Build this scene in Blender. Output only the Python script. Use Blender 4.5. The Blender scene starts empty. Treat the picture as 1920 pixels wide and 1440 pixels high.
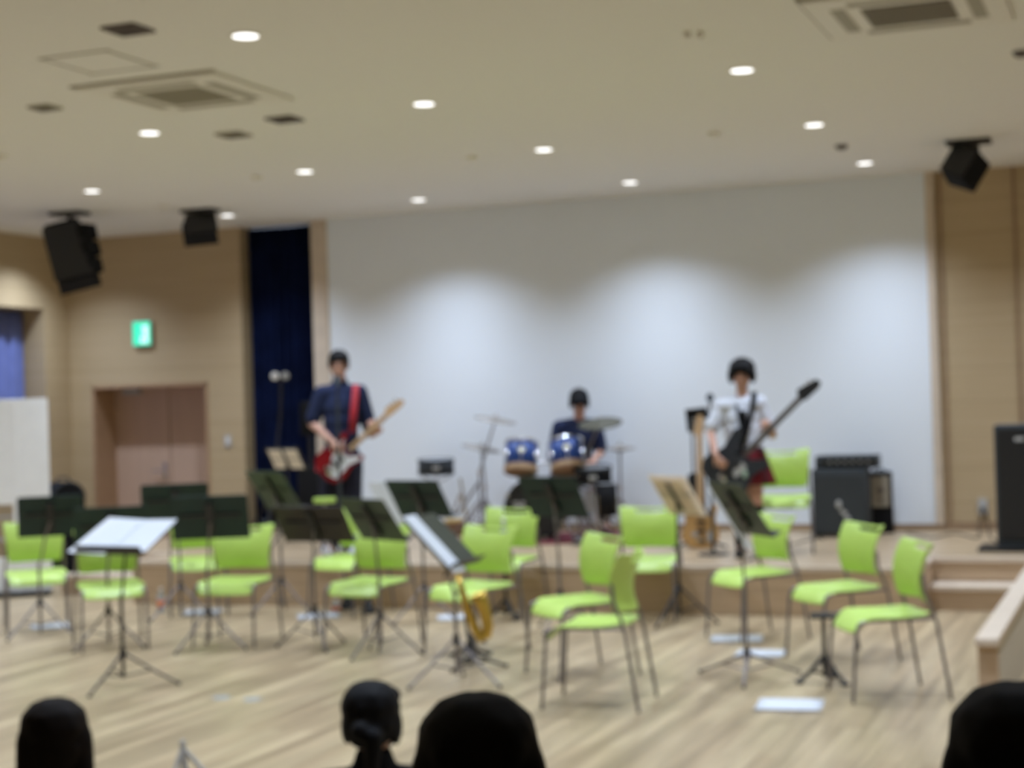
import bpy, bmesh, math, random
from mathutils import Vector, Matrix, Euler
random.seed(7)
PI = math.pi
R = math.radians
scene = bpy.context.scene
COL = scene.collection

# ------------------------------------------------------------------ camera
FOC, YAW, PITCH, ROLL, CAMH = 3044.0, -0.3769, 0.0113, -0.0307, 1.62
Fv = Vector((math.sin(YAW)*math.cos(PITCH), math.cos(YAW)*math.cos(PITCH), math.sin(PITCH)))
R0 = Vector((math.cos(YAW), -math.sin(YAW), 0)); U0 = R0.cross(Fv)
cr, sr = math.cos(ROLL), math.sin(ROLL)
Rv = R0*cr + U0*sr; Uv = -R0*sr + U0*cr
cd = bpy.data.cameras.new('camera'); cam = bpy.data.objects.new('camera', cd); COL.objects.link(cam)
cd.sensor_fit = 'HORIZONTAL'; cd.sensor_width = 36.0; cd.lens = FOC/1920*36
m = Matrix.Identity(4)
for i, v in enumerate((Rv, Uv, -Fv)):
    for k in range(3): m[k][i] = v[k]
m[2][3] = CAMH
cam.matrix_world = m
cd.clip_start = 0.05
cd.dof.use_dof = True; cd.dof.focus_distance = 0.5; cd.dof.aperture_fstop = 22.0
scene.camera = cam

scene.view_settings.view_transform = 'Standard'
scene.view_settings.look = 'None'
scene.view_settings.gamma = 1.0
scene.view_settings.use_curve_mapping = False
scene.view_settings.exposure = 0.0

w = bpy.data.worlds.new('world'); scene.world = w; w.use_nodes = True
w.node_tree.nodes['Background'].inputs[0].default_value = (0.6, 0.7, 0.9, 1)
w.node_tree.nodes['Background'].inputs[1].default_value = 0.3
SPOT_W = 154.0          # power of each ceiling downlight
SPOT_COL = (0.77, 0.90, 1.12)

# ------------------------------------------------------------------ where a photo position lies in the room
def ray(px, py): return Fv + Rv*((px-960)/FOC) - Uv*((py-720)/FOC)
def at(px, py, z):
    d = ray(px, py); t = (z-CAMH)/d.z
    return Vector((d.x*t, d.y*t, z))
def atY(px, py, Y):
    d = ray(px, py); t = Y/d.y
    return Vector((d.x*t, Y, CAMH+d.z*t))
def scale_at(P): return FOC/(Vector(P)-Vector((0, 0, CAMH))).dot(Fv)
def to_cam(P): return math.atan2(-P[0], P[1])      # z-rotation that turns local -y to the camera spot

# ------------------------------------------------------------------ materials
def mat(name, col, rough=0.5, metal=0.0, noise=0.0, nscale=8.0, emit=None, estr=0.0, spec=0.5, coat=0.0, alpha=None, stretch=None, bump=0.0, trans=0.0):
    ma = bpy.data.materials.new(name); ma.use_nodes = True
    nt = ma.node_tree; b = nt.nodes['Principled BSDF']
    b.inputs['Base Color'].default_value = (*col, 1); b.inputs['Roughness'].default_value = rough
    b.inputs['Metallic'].default_value = metal; b.inputs['Specular IOR Level'].default_value = spec
    b.inputs['Coat Weight'].default_value = coat
    b.inputs['Transmission Weight'].default_value = trans
    if emit: b.inputs['Emission Color'].default_value = (*emit, 1); b.inputs['Emission Strength'].default_value = estr
    if noise:
        tc = nt.nodes.new('ShaderNodeTexCoord'); mp = nt.nodes.new('ShaderNodeMapping')
        if stretch: mp.inputs['Scale'].default_value = stretch
        nz = nt.nodes.new('ShaderNodeTexNoise'); nz.inputs['Scale'].default_value = nscale; nz.inputs['Detail'].default_value = 4
        cr_ = nt.nodes.new('ShaderNodeValToRGB')
        cr_.color_ramp.elements[0].position = 0.3; cr_.color_ramp.elements[1].position = 0.7
        cr_.color_ramp.elements[0].color = (*[c*(1-noise) for c in col], 1)
        cr_.color_ramp.elements[1].color = (*[min(1, c*(1+noise)) for c in col], 1)
        nt.links.new(tc.outputs['Object'], mp.inputs[0]); nt.links.new(mp.outputs[0], nz.inputs['Vector'])
        nt.links.new(nz.outputs['Fac'], cr_.inputs[0]); nt.links.new(cr_.outputs[0], b.inputs['Base Color'])
        if bump:
            bp = nt.nodes.new('ShaderNodeBump'); bp.inputs['Strength'].default_value = bump; bp.inputs['Distance'].default_value = 0.01
            nt.links.new(nz.outputs['Fac'], bp.inputs['Height']); nt.links.new(bp.outputs[0], b.inputs['Normal'])
    return ma

def plank_mat(name, c1, c2, c3, rough, width=0.09, length=1.4, rot=0.0, grain=0.5, gscale=(.8, 14, 1)):
    ma = bpy.data.materials.new(name); ma.use_nodes = True
    nt = ma.node_tree; b = nt.nodes['Principled BSDF']; L = nt.links.new
    tc = nt.nodes.new('ShaderNodeTexCoord'); mp = nt.nodes.new('ShaderNodeMapping'); mp.inputs['Rotation'].default_value = (0, 0, rot)
    L(tc.outputs['Object'], mp.inputs[0])
    br = nt.nodes.new('ShaderNodeTexBrick'); br.offset = 0.37
    br.inputs['Scale'].default_value = 1.0; br.inputs['Brick Width'].default_value = length; br.inputs['Row Height'].default_value = width
    br.inputs['Mortar Size'].default_value = 0.0012; br.inputs['Bias'].default_value = 0.0
    br.inputs['Color1'].default_value = (*c1, 1); br.inputs['Color2'].default_value = (*c2, 1); br.inputs['Mortar'].default_value = (*c3, 1)
    L(mp.outputs[0], br.inputs['Vector'])
    mp2 = nt.nodes.new('ShaderNodeMapping'); mp2.inputs['Scale'].default_value = gscale
    L(tc.outputs['Object'], mp2.inputs[0])
    nz = nt.nodes.new('ShaderNodeTexNoise'); nz.inputs['Scale'].default_value = 1.2; nz.inputs['Detail'].default_value = 5
    L(mp2.outputs[0], nz.inputs['Vector'])
    rp = nt.nodes.new('ShaderNodeValToRGB'); rp.color_ramp.elements[0].position = 0.35; rp.color_ramp.elements[1].position = 0.65
    k = 1-grain*0.45
    rp.color_ramp.elements[0].color = (k, k*0.97, k*0.94, 1); rp.color_ramp.elements[1].color = (1, 1, 1, 1)
    L(nz.outputs['Fac'], rp.inputs[0])
    mx = nt.nodes.new('ShaderNodeMixRGB'); mx.blend_type = 'MULTIPLY'; mx.inputs[0].default_value = 1
    L(br.outputs['Color'], mx.inputs[1]); L(rp.outputs[0], mx.inputs[2]); L(mx.outputs[0], b.inputs['Base Color'])
    b.inputs['Roughness'].default_value = rough
    return ma

def panel_mat(name, c1, c2):
    # veneer wall: fine horizontal grain, thin horizontal joints every 0.3 m
    ma = bpy.data.materials.new(name); ma.use_nodes = True
    nt = ma.node_tree; b = nt.nodes['Principled BSDF']; L = nt.links.new
    tc = nt.nodes.new('ShaderNodeTexCoord')
    mp = nt.nodes.new('ShaderNodeMapping'); mp.inputs['Scale'].default_value = (0.6, 0.6, 18)
    L(tc.outputs['Object'], mp.inputs[0])
    nz = nt.nodes.new('ShaderNodeTexNoise'); nz.inputs['Scale'].default_value = 1.5; nz.inputs['Detail'].default_value = 4
    L(mp.outputs[0], nz.inputs['Vector'])
    rp = nt.nodes.new('ShaderNodeValToRGB'); rp.color_ramp.elements[0].position = .3; rp.color_ramp.elements[1].position = .7
    rp.color_ramp.elements[0].color = (*c1, 1); rp.color_ramp.elements[1].color = (*c2, 1)
    L(nz.outputs['Fac'], rp.inputs[0])
    sep = nt.nodes.new('ShaderNodeSeparateXYZ'); L(tc.outputs['Object'], sep.inputs[0])
    mm = nt.nodes.new('ShaderNodeMath'); mm.operation = 'MODULO'; mm.inputs[1].default_value = 0.3; L(sep.outputs['Z'], mm.inputs[0])
    gt = nt.nodes.new('ShaderNodeMath'); gt.operation = 'LESS_THAN'; gt.inputs[1].default_value = 0.008; L(mm.outputs[0], gt.inputs[0])
    mx = nt.nodes.new('ShaderNodeMixRGB'); mx.inputs[2].default_value = (c1[0]*.85, c1[1]*.85, c1[2]*.85, 1)
    L(gt.outputs[0], mx.inputs[0]); L(rp.outputs[0], mx.inputs[1]); L(mx.outputs[0], b.inputs['Base Color'])
    b.inputs['Roughness'].default_value = 0.55
    return ma

def plaid_mat():
    ma = bpy.data.materials.new('red_plaid'); ma.use_nodes = True
    nt = ma.node_tree; b = nt.nodes['Principled BSDF']; L = nt.links.new
    tc = nt.nodes.new('ShaderNodeTexCoord'); sep = nt.nodes.new('ShaderNodeSeparateXYZ'); L(tc.outputs['Object'], sep.inputs[0])
    outs = []
    for ax, per in (('X', .07), ('Z', .07)):
        a = nt.nodes.new('ShaderNodeMath'); a.operation = 'PINGPONG'; a.inputs[1].default_value = per; L(sep.outputs[ax], a.inputs[0])
        g = nt.nodes.new('ShaderNodeMath'); g.operation = 'LESS_THAN'; g.inputs[1].default_value = .022; L(a.outputs[0], g.inputs[0]); outs.append(g)
    s = nt.nodes.new('ShaderNodeMath'); s.operation = 'ADD'; L(outs[0].outputs[0], s.inputs[0]); L(outs[1].outputs[0], s.inputs[1])
    rp = nt.nodes.new('ShaderNodeValToRGB'); rp.color_ramp.elements[0].color = (.16, .006, .012, 1); rp.color_ramp.elements[1].color = (.012, .012, .02, 1)
    h = nt.nodes.new('ShaderNodeMath'); h.operation = 'MULTIPLY'; h.inputs[1].default_value = .5; L(s.outputs[0], h.inputs[0]); L(h.outputs[0], rp.inputs[0])
    L(rp.outputs[0], b.inputs['Base Color']); b.inputs['Roughness'].default_value = .9
    return ma

M = dict(
    floor=plank_mat('floor_planks', (.575, .45, .27), (.44, .325, .19), (.28, .20, .13), .34, rot=PI/2, grain=.9, gscale=(9, .55, 1), width=.09, length=1.8),
    stage=plank_mat('stage_planks', (.52, .39, .245), (.43, .315, .19), (.25, .18, .12), .35, rot=0),
    riser=mat('riser_veneer', (.50, .36, .23), .5, noise=.12, nscale=3, stretch=(.5, .5, 12)),
    nosing=mat('pale_nosing', (.66, .55, .43), .4, noise=.06),
    wall=panel_mat('wall_veneer', (.47, .355, .205), (.51, .39, .235)),
    door=mat('door_veneer', (.55, .38, .28), .5, noise=.05, nscale=2, stretch=(8, 8, .5)),
    frame=mat('door_frame', (.42, .27, .16), .5, noise=.06),
    ceiling=mat('ceiling_board', (.82, .80, .745), .9, noise=.03, nscale=60, bump=.2),
    screen=mat('screen_white', (.855, .905, .955), .85),
    base=mat('baseboard', (.33, .22, .13), .5, noise=.08),
    navy=mat('navy_velvet', (.005, .010, .042), .95, noise=.3, nscale=5, spec=.1),
    blue_curtain=mat('blue_curtain', (.16, .20, .48), .9, noise=.1),
    green=mat('lime_plastic', (.47, .65, .13), .36, noise=.03),
    chrome=mat('grey_steel', (.22, .20, .20), .35, metal=.6),
    bright=mat('chrome', (.75, .75, .78), .2, metal=1),
    black=mat('black_paint', (.012, .012, .013), .45),
    matte=mat('matte_black', (.010, .010, .011), .9, noise=.2, spec=.2),
    desk=mat('dark_green_desk', (.006, .030, .026), .6, noise=.1),
    desk_olive=mat('olive_desk', (.032, .038, .022), .5, noise=.1),
    desk_grey=mat('green_grey_desk', (.038, .060, .042), .5, noise=.1),
    desk_brown=mat('brown_black_desk', (.025, .019, .015), .5, noise=.1),
    paper=mat('white_paper', (.85, .88, .92), .8, noise=.02),
    cream=mat('cream_paper', (.82, .74, .62), .8, noise=.08),
    white=mat('white_panel', (.90, .90, .88), .5, noise=.02),
    grey=mat('light_grey', (.45, .45, .44), .5, noise=.04),
    dgrey=mat('dark_grey_grille', (.035, .043, .050), .7, noise=.2, nscale=60),
    vent=mat('vent_dark', (.36, .33, .25), .6),
    vent_dark=mat('vent_brown', (.12, .095, .085), .6, noise=.2, nscale=40),
    cassette=mat('cassette_beige', (.80, .77, .70), .6),
    lamp=mat('lamp_disc', (1, 1, 1), .5, emit=(1, 1, 1), estr=2.4),
    exit_g=mat('exit_green', (.02, .5, .3), .5, emit=(.05, .80, .48), estr=.9),
    exit_w=mat('exit_white', (.8, .9, .9), .5, emit=(.55, .95, .9), estr=.9),
    skin=mat('skin', (.58, .33, .24), .55, noise=.05),
    hair=mat('black_hair', (.006, .006, .007), .7, noise=.3, nscale=30, stretch=(4, 4, 1), spec=.2),
    hair_brown=mat('dark_brown_hair', (.010, .006, .004), .7, noise=.3, nscale=30, stretch=(4, 4, 1), spec=.2),
    eye=mat('dark_eye', (.02, .015, .01), .3),
    navy_cloth=mat('navy_cloth', (.008, .016, .060), .9, noise=.15),
    dark_cloth=mat('dark_cloth', (.010, .011, .025), .95, noise=.2),
    black_cloth=mat('black_cloth', (.008, .008, .009), .95, noise=.2, spec=.2),
    white_cloth=mat('white_cloth', (.72, .75, .82), .9, noise=.04),
    grey_cloth=mat('grey_cloth', (.10, .10, .10), .9, noise=.1),
    plaid=plaid_mat(),
    red=mat('red_strap', (.42, .015, .025), .6),
    cherry=mat('cherry_lacquer', (.22, .008, .012), .25, noise=.3, nscale=4, coat=.5),
    pickguard=mat('white_pickguard', (.80, .82, .84), .3),
    maple=mat('maple_neck', (.66, .43, .23), .4, noise=.08),
    neck_dark=mat('dark_fretboard', (.09, .075, .06), .6),
    ivory=mat('ivory_card', (.88, .83, .72), .8, noise=.03),
    slate=mat('slate_lacquer', (.022, .026, .034), .45),
    charm=mat('pale_green_charm', (.35, .48, .38), .5),
    strings=mat('dull_strings', (.12, .11, .10), .6),
    bodywood=mat('amber_wood', (.55, .32, .12), .35, noise=.12, nscale=4, coat=.4),
    blue=mat('blue_lacquer', (.010, .050, .23), .5, noise=.1),
    drumhead=mat('drum_skin', (.50, .52, .56), .6),
    hoop=mat('tan_hoop', (.42, .28, .16), .5, noise=.1),
    badge=mat('yellow_badge', (.75, .68, .18), .5),
    bronze=mat('bronze_cymbal', (.075, .070, .045), .6, metal=.3),
    pale_bronze=mat('pale_cymbal', (.30, .27, .24), .5, metal=.4),
    brass=mat('gold_brass', (.62, .42, .09), .28, metal=.85),
    rug=mat('red_rug', (.20, .035, .05), .95, noise=.3, nscale=15),
    yellow=mat('yellow_cloth', (.72, .52, .20), .8, noise=.1),
    box_brown=mat('brown_box', (.22, .12, .06), .7, noise=.1),
    orange=mat('orange_label', (.72, .20, .07), .5),
    clear=mat('clear_plastic', (.75, .78, .80), .15, trans=.5),
    plate=mat('grey_plate', (.42, .43, .42), .4, metal=.5),
    beige_grille=mat('beige_grille', (.32, .28, .21), .8, noise=.15, nscale=50),
    rail_panel=mat('cream_panel', (.58, .54, .44), .6, noise=.04),
    window=mat('window_glass', (.5, .55, .6), .1, trans=.9),
)

for key in ('paper', 'cream'):
    nt = M[key].node_tree; b_ = nt.nodes['Principled BSDF']; out = nt.nodes['Material Output']
    tl_ = nt.nodes.new('ShaderNodeBsdfTranslucent'); mx_ = nt.nodes.new('ShaderNodeMixShader'); mx_.inputs[0].default_value = .4 if key == 'paper' else .6
    tl_.inputs[0].default_value = (.9, .92, .95, 1) if key == 'paper' else (.88, .80, .68, 1)
    nt.links.new(b_.outputs[0], mx_.inputs[1]); nt.links.new(tl_.outputs[0], mx_.inputs[2]); nt.links.new(mx_.outputs[0], out.inputs[0])

# ------------------------------------------------------------------ mesh helpers
class MB:
    def __init__(s): s.bm = bmesh.new()
    def add(s, verts, faces, mi=0):
        vs = [s.bm.verts.new(v) for v in verts]
        for f in faces:
            try:
                fc = s.bm.faces.new([vs[i] for i in f]); fc.material_index = mi
            except ValueError: pass
        return vs
    def box(s, c, size, rot=None, bev=0, mi=0):
        x, y, z = [a/2 for a in size]
        vs = [Vector((i*x, j*y, k*z)) for i in (-1, 1) for j in (-1, 1) for k in (-1, 1)]
        if rot is not None: vs = [rot @ v for v in vs]
        c = Vector(c)
        nv = s.add([c+v for v in vs], [(0, 1, 3, 2), (4, 6, 7, 5), (0, 4, 5, 1), (2, 3, 7, 6), (0, 2, 6, 4), (1, 5, 7, 3)], mi)
        if bev:
            es = {e for v in nv for e in v.link_edges}
            bmesh.ops.bevel(s.bm, geom=list(es), offset=bev, segments=2, affect='EDGES', profile=.6)
        return s
    def tube(s, pts, r, n=10, cap=True):
        pts = [Vector(p) for p in pts]
        if not hasattr(r, '__len__'): r = [r]*len(pts)
        rings = []; prev = None
        for i, p in enumerate(pts):
            t = (pts[min(i+1, len(pts)-1)]-pts[max(i-1, 0)]).normalized()
            if prev is None:
                u = t.orthogonal().normalized()
            else:
                u = (prev - t*prev.dot(t))
                u = u.normalized() if u.length > 1e-6 else t.orthogonal().normalized()
            prev = u; v = t.cross(u)
            rings.append([s.bm.verts.new(p+(u*math.cos(2*PI*k/n)+v*math.sin(2*PI*k/n))*r[i]) for k in range(n)])
        for a, b in zip(rings, rings[1:]):
            for k in range(n): s.bm.faces.new((a[k], a[(k+1) % n], b[(k+1) % n], b[k]))
        if cap:
            s.bm.faces.new(rings[0][::-1]); s.bm.faces.new(rings[-1])
        return s
    def lathe(s, prof, n=32, mx=None, cap=True):
        mx = mx or Matrix.Identity(4); rings = []
        for r, z in prof:
            rings.append([s.bm.verts.new(mx @ Vector((max(r, 1e-4)*math.cos(2*PI*k/n), max(r, 1e-4)*math.sin(2*PI*k/n), z))) for k in range(n)])
        for a, b in zip(rings, rings[1:]):
            for k in range(n): s.bm.faces.new((a[k], a[(k+1) % n], b[(k+1) % n], b[k]))
        if cap:
            s.bm.faces.new(rings[0][::-1]); s.bm.faces.new(rings[-1])
        return s
    def prism(s, poly, depth, mx=None, bev=0):
        # poly in local xz, extruded along +y by depth
        mx = mx or Matrix.Identity(4); n = len(poly)
        a = [s.bm.verts.new(mx @ Vector((p[0], 0, p[1]))) for p in poly]
        b = [s.bm.verts.new(mx @ Vector((p[0], depth, p[1]))) for p in poly]
        f1 = s.bm.faces.new(a); f2 = s.bm.faces.new(b[::-1]); side = []
        for k in range(n): s.bm.faces.new((a[(k+1) % n], a[k], b[k], b[(k+1) % n]))
        if bev:
            es = list(f1.edges)+list(f2.edges)
            bmesh.ops.bevel(s.bm, geom=es, offset=bev, segments=2, affect='EDGES')
        return s
    def ell(s, c, rad, rot=None, sub=2):
        mx = Matrix.Translation(Vector(c)) @ (rot.to_4x4() if rot is not None else Matrix.Identity(4)) @ Matrix.Diagonal((*rad, 1))
        bmesh.ops.create_icosphere(s.bm, subdivisions=sub, radius=1, matrix=mx); return s
    def cap(s, a, b, ra, rb):
        a = Vector(a); b = Vector(b)
        s.ell(a, (ra,)*3); s.ell(b, (rb,)*3)
        if (b-a).length > 1e-4: s.tube([a, b], [ra, rb], 16)
        return s
    def grid(s, fn, nu, nv, hole=None):
        vs = [[s.bm.verts.new(fn(i/nu, j/nv)) for j in range(nv+1)] for i in range(nu+1)]
        for i in range(nu):
            for j in range(nv):
                if hole and hole(i, j): continue
                s.bm.faces.new((vs[i][j], vs[i+1][j], vs[i+1][j+1], vs[i][j+1]))
        return s

def build(name, mb, material, parent=None, smooth=True, loc=None, rot=None, solid=0, sub=0):
    bm = mb.bm
    bmesh.ops.recalc_face_normals(bm, faces=bm.faces)
    me = bpy.data.meshes.new(name); bm.to_mesh(me); bm.free()
    for mt in (material if isinstance(material, (list, tuple)) else [material]): me.materials.append(mt)
    o = bpy.data.objects.new(name, me); COL.objects.link(o)
    if solid:
        md = o.modifiers.new('s', 'SOLIDIFY'); md.thickness = solid; md.offset = 0
    if sub:
        md = o.modifiers.new('u', 'SUBSURF'); md.levels = sub; md.render_levels = sub
    if smooth:
        me.polygons.foreach_set('use_smooth', [True]*len(me.polygons))
        try: me.set_sharp_from_angle(angle=R(38))
        except Exception: pass
    if parent: o.parent = parent
    if loc is not None: o.location = loc
    if rot is not None: o.rotation_euler = rot
    return o

def flesh(name, mb, material, parent=None, voxel=.008, it=4, f=.5):
    # fuse overlapping volumes into one continuous skin
    bm = mb.bm; me = bpy.data.meshes.new(name); bm.to_mesh(me); bm.free()
    o = bpy.data.objects.new(name, me); COL.objects.link(o)
    r = o.modifiers.new('r', 'REMESH'); r.mode = 'VOXEL'; r.voxel_size = voxel; r.use_smooth_shade = True
    s = o.modifiers.new('s', 'SMOOTH'); s.iterations = it; s.factor = f
    dg = bpy.context.evaluated_depsgraph_get(); dg.update()
    nm = bpy.data.meshes.new_from_object(o.evaluated_get(dg)); o.modifiers.clear(); o.data = nm; nm.name = name
    nm.polygons.foreach_set('use_smooth', [True]*len(nm.polygons))
    nm.materials.clear(); nm.materials.append(material)
    if parent: o.parent = parent
    return o

def tag(o, label=None, cat=None, group=None, kind=None):
    if label: o['label'] = label
    if cat: o['category'] = cat
    if group: o['group'] = group
    if kind: o['kind'] = kind
    return o
def thing(name, label, cat, loc=(0, 0, 0), rz=0, group=None):
    o = bpy.data.objects.new(name, None); COL.objects.link(o); o.empty_display_size = .1
    o.location = loc; o.rotation_euler = (0, 0, rz)
    return tag(o, label, cat, group)
def struct(name, mb, material, smooth=False, parent=None):
    o = build(name, mb, material, parent, smooth)
    if not parent: o['kind'] = 'structure'
    return o
def copy_tree(o, parent=None):
    c = o.copy(); COL.objects.link(c); c.parent = parent
    for ch in list(o.children): copy_tree(ch, c)
    return c
def rotz(a): return Matrix.Rotation(a, 4, 'Z')

# ------------------------------------------------------------------ the room
W, H, ST = 14.95, 3.569, 0.36
XL, XR, YB = -11.184, 1.45, -1.5
CL, CR_, SL, SR = -8.978, -8.10, -7.915, -1.862
SY = 11.72                      # stage front
NL, NR = -8.19, -1.60           # stage front ends, steps beyond
SY2 = 12.50

struct('floor', MB().box(((XL+XR)/2, (YB+W+.6)/2, -.05), (XR-XL+1.2, W-YB+.6, .1)), M['floor'])
struct('ceiling', MB().box(((XL+XR)/2, (YB+W)/2, H+.05), (XR-XL+.4, W-YB+.4, .1)), M['ceiling'])
# front wall, with the door recess and the curtain bay
wb = MB()
def wbox(mb, x0, x1, y0, y1, z0, z1): mb.box(((x0+x1)/2, (y0+y1)/2, (z0+z1)/2), (x1-x0, y1-y0, z1-z0)); return mb
DX0, DX1, DZ = -10.90, -9.42, 1.94
wbox(wb, XL-.3, DX0, W, W+.5, 0, H); wbox(wb, DX0, DX1, W, W+.5, DZ, H); wbox(wb, DX1, CL, W, W+.5, 0, H)
wbox(wb, CR_, XR+.2, W, W+.5, 0, H)
struct('wall_front', wb, M['wall'])
struct('wall_recess', wbox(wbox(MB(), CL-.1, CR_+.1, W+.5, W+.6, 0, H), DX0-.1, DX1+.1, W+.5, W+.6, 0, DZ+.1), M['wall'])
struct('wall_back', wbox(MB(), XL-.2, XR+.2, YB-.1, YB, 0, H), M['wall'])
struct('wall_right', wbox(MB(), XR, XR+.1, YB, W, 0, H), M['wall'])
# left wall with a deep window bay
lw = MB(); WY0, WY1, WZ0, WZ1 = 9.6, 14.52, .9, 2.79
wbox(lw, XL-.55, XL, YB, WY0, 0, H); wbox(lw, XL-.55, XL, WY1, W+.5, 0, H)
wbox(lw, XL-.55, XL, WY0, WY1, WZ1, H); wbox(lw, XL-.55, XL, WY0, WY1, 0, WZ0)
struct('wall_left', lw, M['wall'])
struct('wall_outer', wbox(MB(), XL-.75, XL-.65, WY0-.3, WY1+.3, 0, H), M['white'])
wn = thing('window_1', None, None, (XL-.5, (WY0+WY1)/2, WZ0)); wn['kind'] = 'structure'
fr = MB(); yw = (WY1-WY0)/2
for yy in (-yw+.03, -yw/3, yw/3, yw-.03): fr.box((0, yy, (WZ1-WZ0)/2), (.05, .05, WZ1-WZ0))
for zz in (.03, WZ1-WZ0-.03): fr.box((0, 0, zz), (.05, 2*yw, .05))
build('window_frame', fr, M['grey'], wn, False)
build('glass', MB().box((0, 0, (WZ1-WZ0)/2), (.006, 2*yw-.05, WZ1-WZ0-.05)), M['window'], wn, False)

def folded(x0, x1, y, z0, z1, folds, amp, along='x'):
    mb = MB(); n = folds*8
    def fn(u, v):
        a = amp*math.sin(u*folds*2*PI)*(1+.25*math.sin(u*17)) + amp*.3*math.sin(v*3+u*9)
        p = x0+(x1-x0)*u
        return Vector((p, y+a, z0+(z1-z0)*v)) if along == 'x' else Vector((y+a, p, z0+(z1-z0)*v))
    return mb.grid(fn, n, 8)
tag(build('stage_curtain', folded(CL+.02, CR_-.02, W+.16, ST+.02, H-.02, 9, .045), M['navy'], solid=.01), 'tall dark navy pleated curtain hanging in the bay left of the white screen', 'curtain')
tag(build('window_curtain', folded(WY0+.05, WY1-.03, XL-.26, WZ0+.02, WZ1-.02, 24, .03, 'y'), M['blue_curtain'], solid=.008), 'blue pleated curtain in the window bay of the left wall', 'curtain')

# white screen wall
struct('screen_wall', wbox(MB(), SL, SR, W-.03, W, ST+.05, H), M['screen']).name = 'wall_screen'
struct('trim_1', wbox(MB(), CR_+.0, SL, W-.045, W, ST, H), M['nosing'])
struct('trim_2', wbox(MB(), SR, SR+.07, W-.05, W, ST, H), M['nosing'])
struct('trim_3', wbox(MB(), SR+.11, SR+.135, W-.02, W, ST, H), M['base'])
struct('trim_4', wbox(MB(), -1.115, -1.09, W-.02, W, ST, H), M['base'])
struct('baseboard_front', wbox(wbox(MB(), CR_, SR+.07, W-.055, W-.03, ST, ST+.055), SR+.07, XR, W-.03, W, ST, ST+.07), M['base'])
# door in its recess
dr = thing('door_1', None, None, ((DX0+DX1)/2, W+.38, 0)); dr['kind'] = 'structure'
hw = (DX1-DX0)/2
lf = MB(); lf.box((-hw/2, .02, DZ/2), (hw-.012, .04, DZ-.01), bev=.004); build('door_leaf', lf, M['door'], dr, False)
lf = MB(); lf.box((hw/2, .02, DZ/2), (hw-.012, .04, DZ-.01), bev=.004); build('door_leaf', lf, M['door'], dr, False)
hd = MB(); hd.tube([(-.07, -.0, .98), (-.07, -.06, .98), (-.2, -.06, .98)], .01); hd.box((-.07, -.005, .98), (.04, .01, .18)); build('door_handle', hd, M['bright'], dr)
for sx in (-.45, .62): build('door_closer', MB().box((sx, -.05, DZ-.07), (.22, .07, .06), bev=.01), M['grey'], dr)
df = MB(); wbox(df, DX0, DX0+.03, W-.012, W+.4, 0, DZ); wbox(df, DX1-.03, DX1, W-.012, W+.4, 0, DZ); wbox(df, DX0, DX1, W-.012, W+.4, DZ-.03, DZ)
struct('trim_5', df, M['frame'])

# stage platform with steps at both ends
stg = MB(); wbox(stg, NL, NR, SY+.015, W, 0, ST-.03); wbox(stg, -9.3, NL, SY2+.015, W, 0, ST-.03); wbox(stg, NR, XR, SY2+.015, W, 0, ST-.03)
wbox(stg, -9.3, NL, SY2-.28, SY2+.02, 0, ST/2-.02); wbox(stg, NR, XR, SY2-.28, SY2+.02, 0, ST/2-.02)
struct('stage_base', stg, M['riser']).name = 'floor_stage_base'
top = MB(); wbox(top, NL, NR, SY+.05, W, ST-.03, ST); wbox(top, -9.3, NL, SY2+.05, W, ST-.03, ST); wbox(top, NR, XR, SY2+.05, W, ST-.03, ST)
struct('floor_stage', top, M['stage'])
ns = MB(); wbox(ns, NL-.01, NR+.01, SY, SY+.05, ST-.035, ST+.002)
wbox(ns, NL-.01, NL+.04, SY+.05, SY2, ST-.035, ST+.002); wbox(ns, NR-.04, NR+.01, SY+.05, SY2, ST-.035, ST+.002)
wbox(ns, -9.3, NL-.01, SY2, SY2+.05, ST-.035, ST+.002); wbox(ns, NR+.01, XR, SY2, SY2+.05, ST-.035, ST+.002)
wbox(ns, -9.3, NL-.01, SY2-.30, SY2, ST/2-.035, ST/2); wbox(ns, NR+.01, XR, SY2-.30, SY2, ST/2-.035, ST/2)
struct('trim_6', ns, M['nosing'])

# low partition with a pale cap at the right
rl = thing('low_partition', 'low partition wall with pale wooden cap at the right edge', 'partition', (-.79, 8.1, 0))
build('core', MB().box((0, 1.8, .19), (.085, 3.55, .38)), M['rail_panel'], rl, False)
build('end_post', MB().box((0, .03, .19), (.092, .07, .38), bev=.004), M['riser'], rl, False)
build('cap', MB().box((0, 1.78, .40), (.11, 3.64, .04), bev=.008), M['nosing'], rl, False)

# ------------------------------------------------------------------ ceiling fittings
X0, Y0, SX_, SY_ = -8.5221, 16.1936, 2.095, 2.2148
def downlight(x, y, label):
    t = thing('ceiling_light', label, 'light', (x, y, H), group='round downlights in the ceiling')
    build('rim', MB().lathe([(.066, -.0005), (.086, -.0005), (.084, -.006), (.068, -.007), (.066, -.0005)], 28, cap=False), M['cassette'], t)
    build('diffuser', MB().lathe([(.0, -.003), (.067, -.003), (.067, -.0055), (.0, -.0055)], 28), M['lamp'], t)
    for power, cone in ((SPOT_W, 124), (SPOT_W*.36, 84)):      # reflector: a wide wash with a brighter core
        l = bpy.data.lights.new('lamp_light', 'SPOT'); l.energy = power; l.color = SPOT_COL; l.spot_size = R(cone); l.spot_blend = 1.0; l.shadow_soft_size = .06
        lo = bpy.data.objects.new('lamp_light', l); COL.objects.link(lo); lo.parent = t; lo.location = (0, 0, -.03)
rows = {1: 'row nearest the screen', 2: 'second row from the screen', 3: 'third row from the screen', 4: 'fourth row from the screen', 5: 'fifth row from the screen'}
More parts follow.
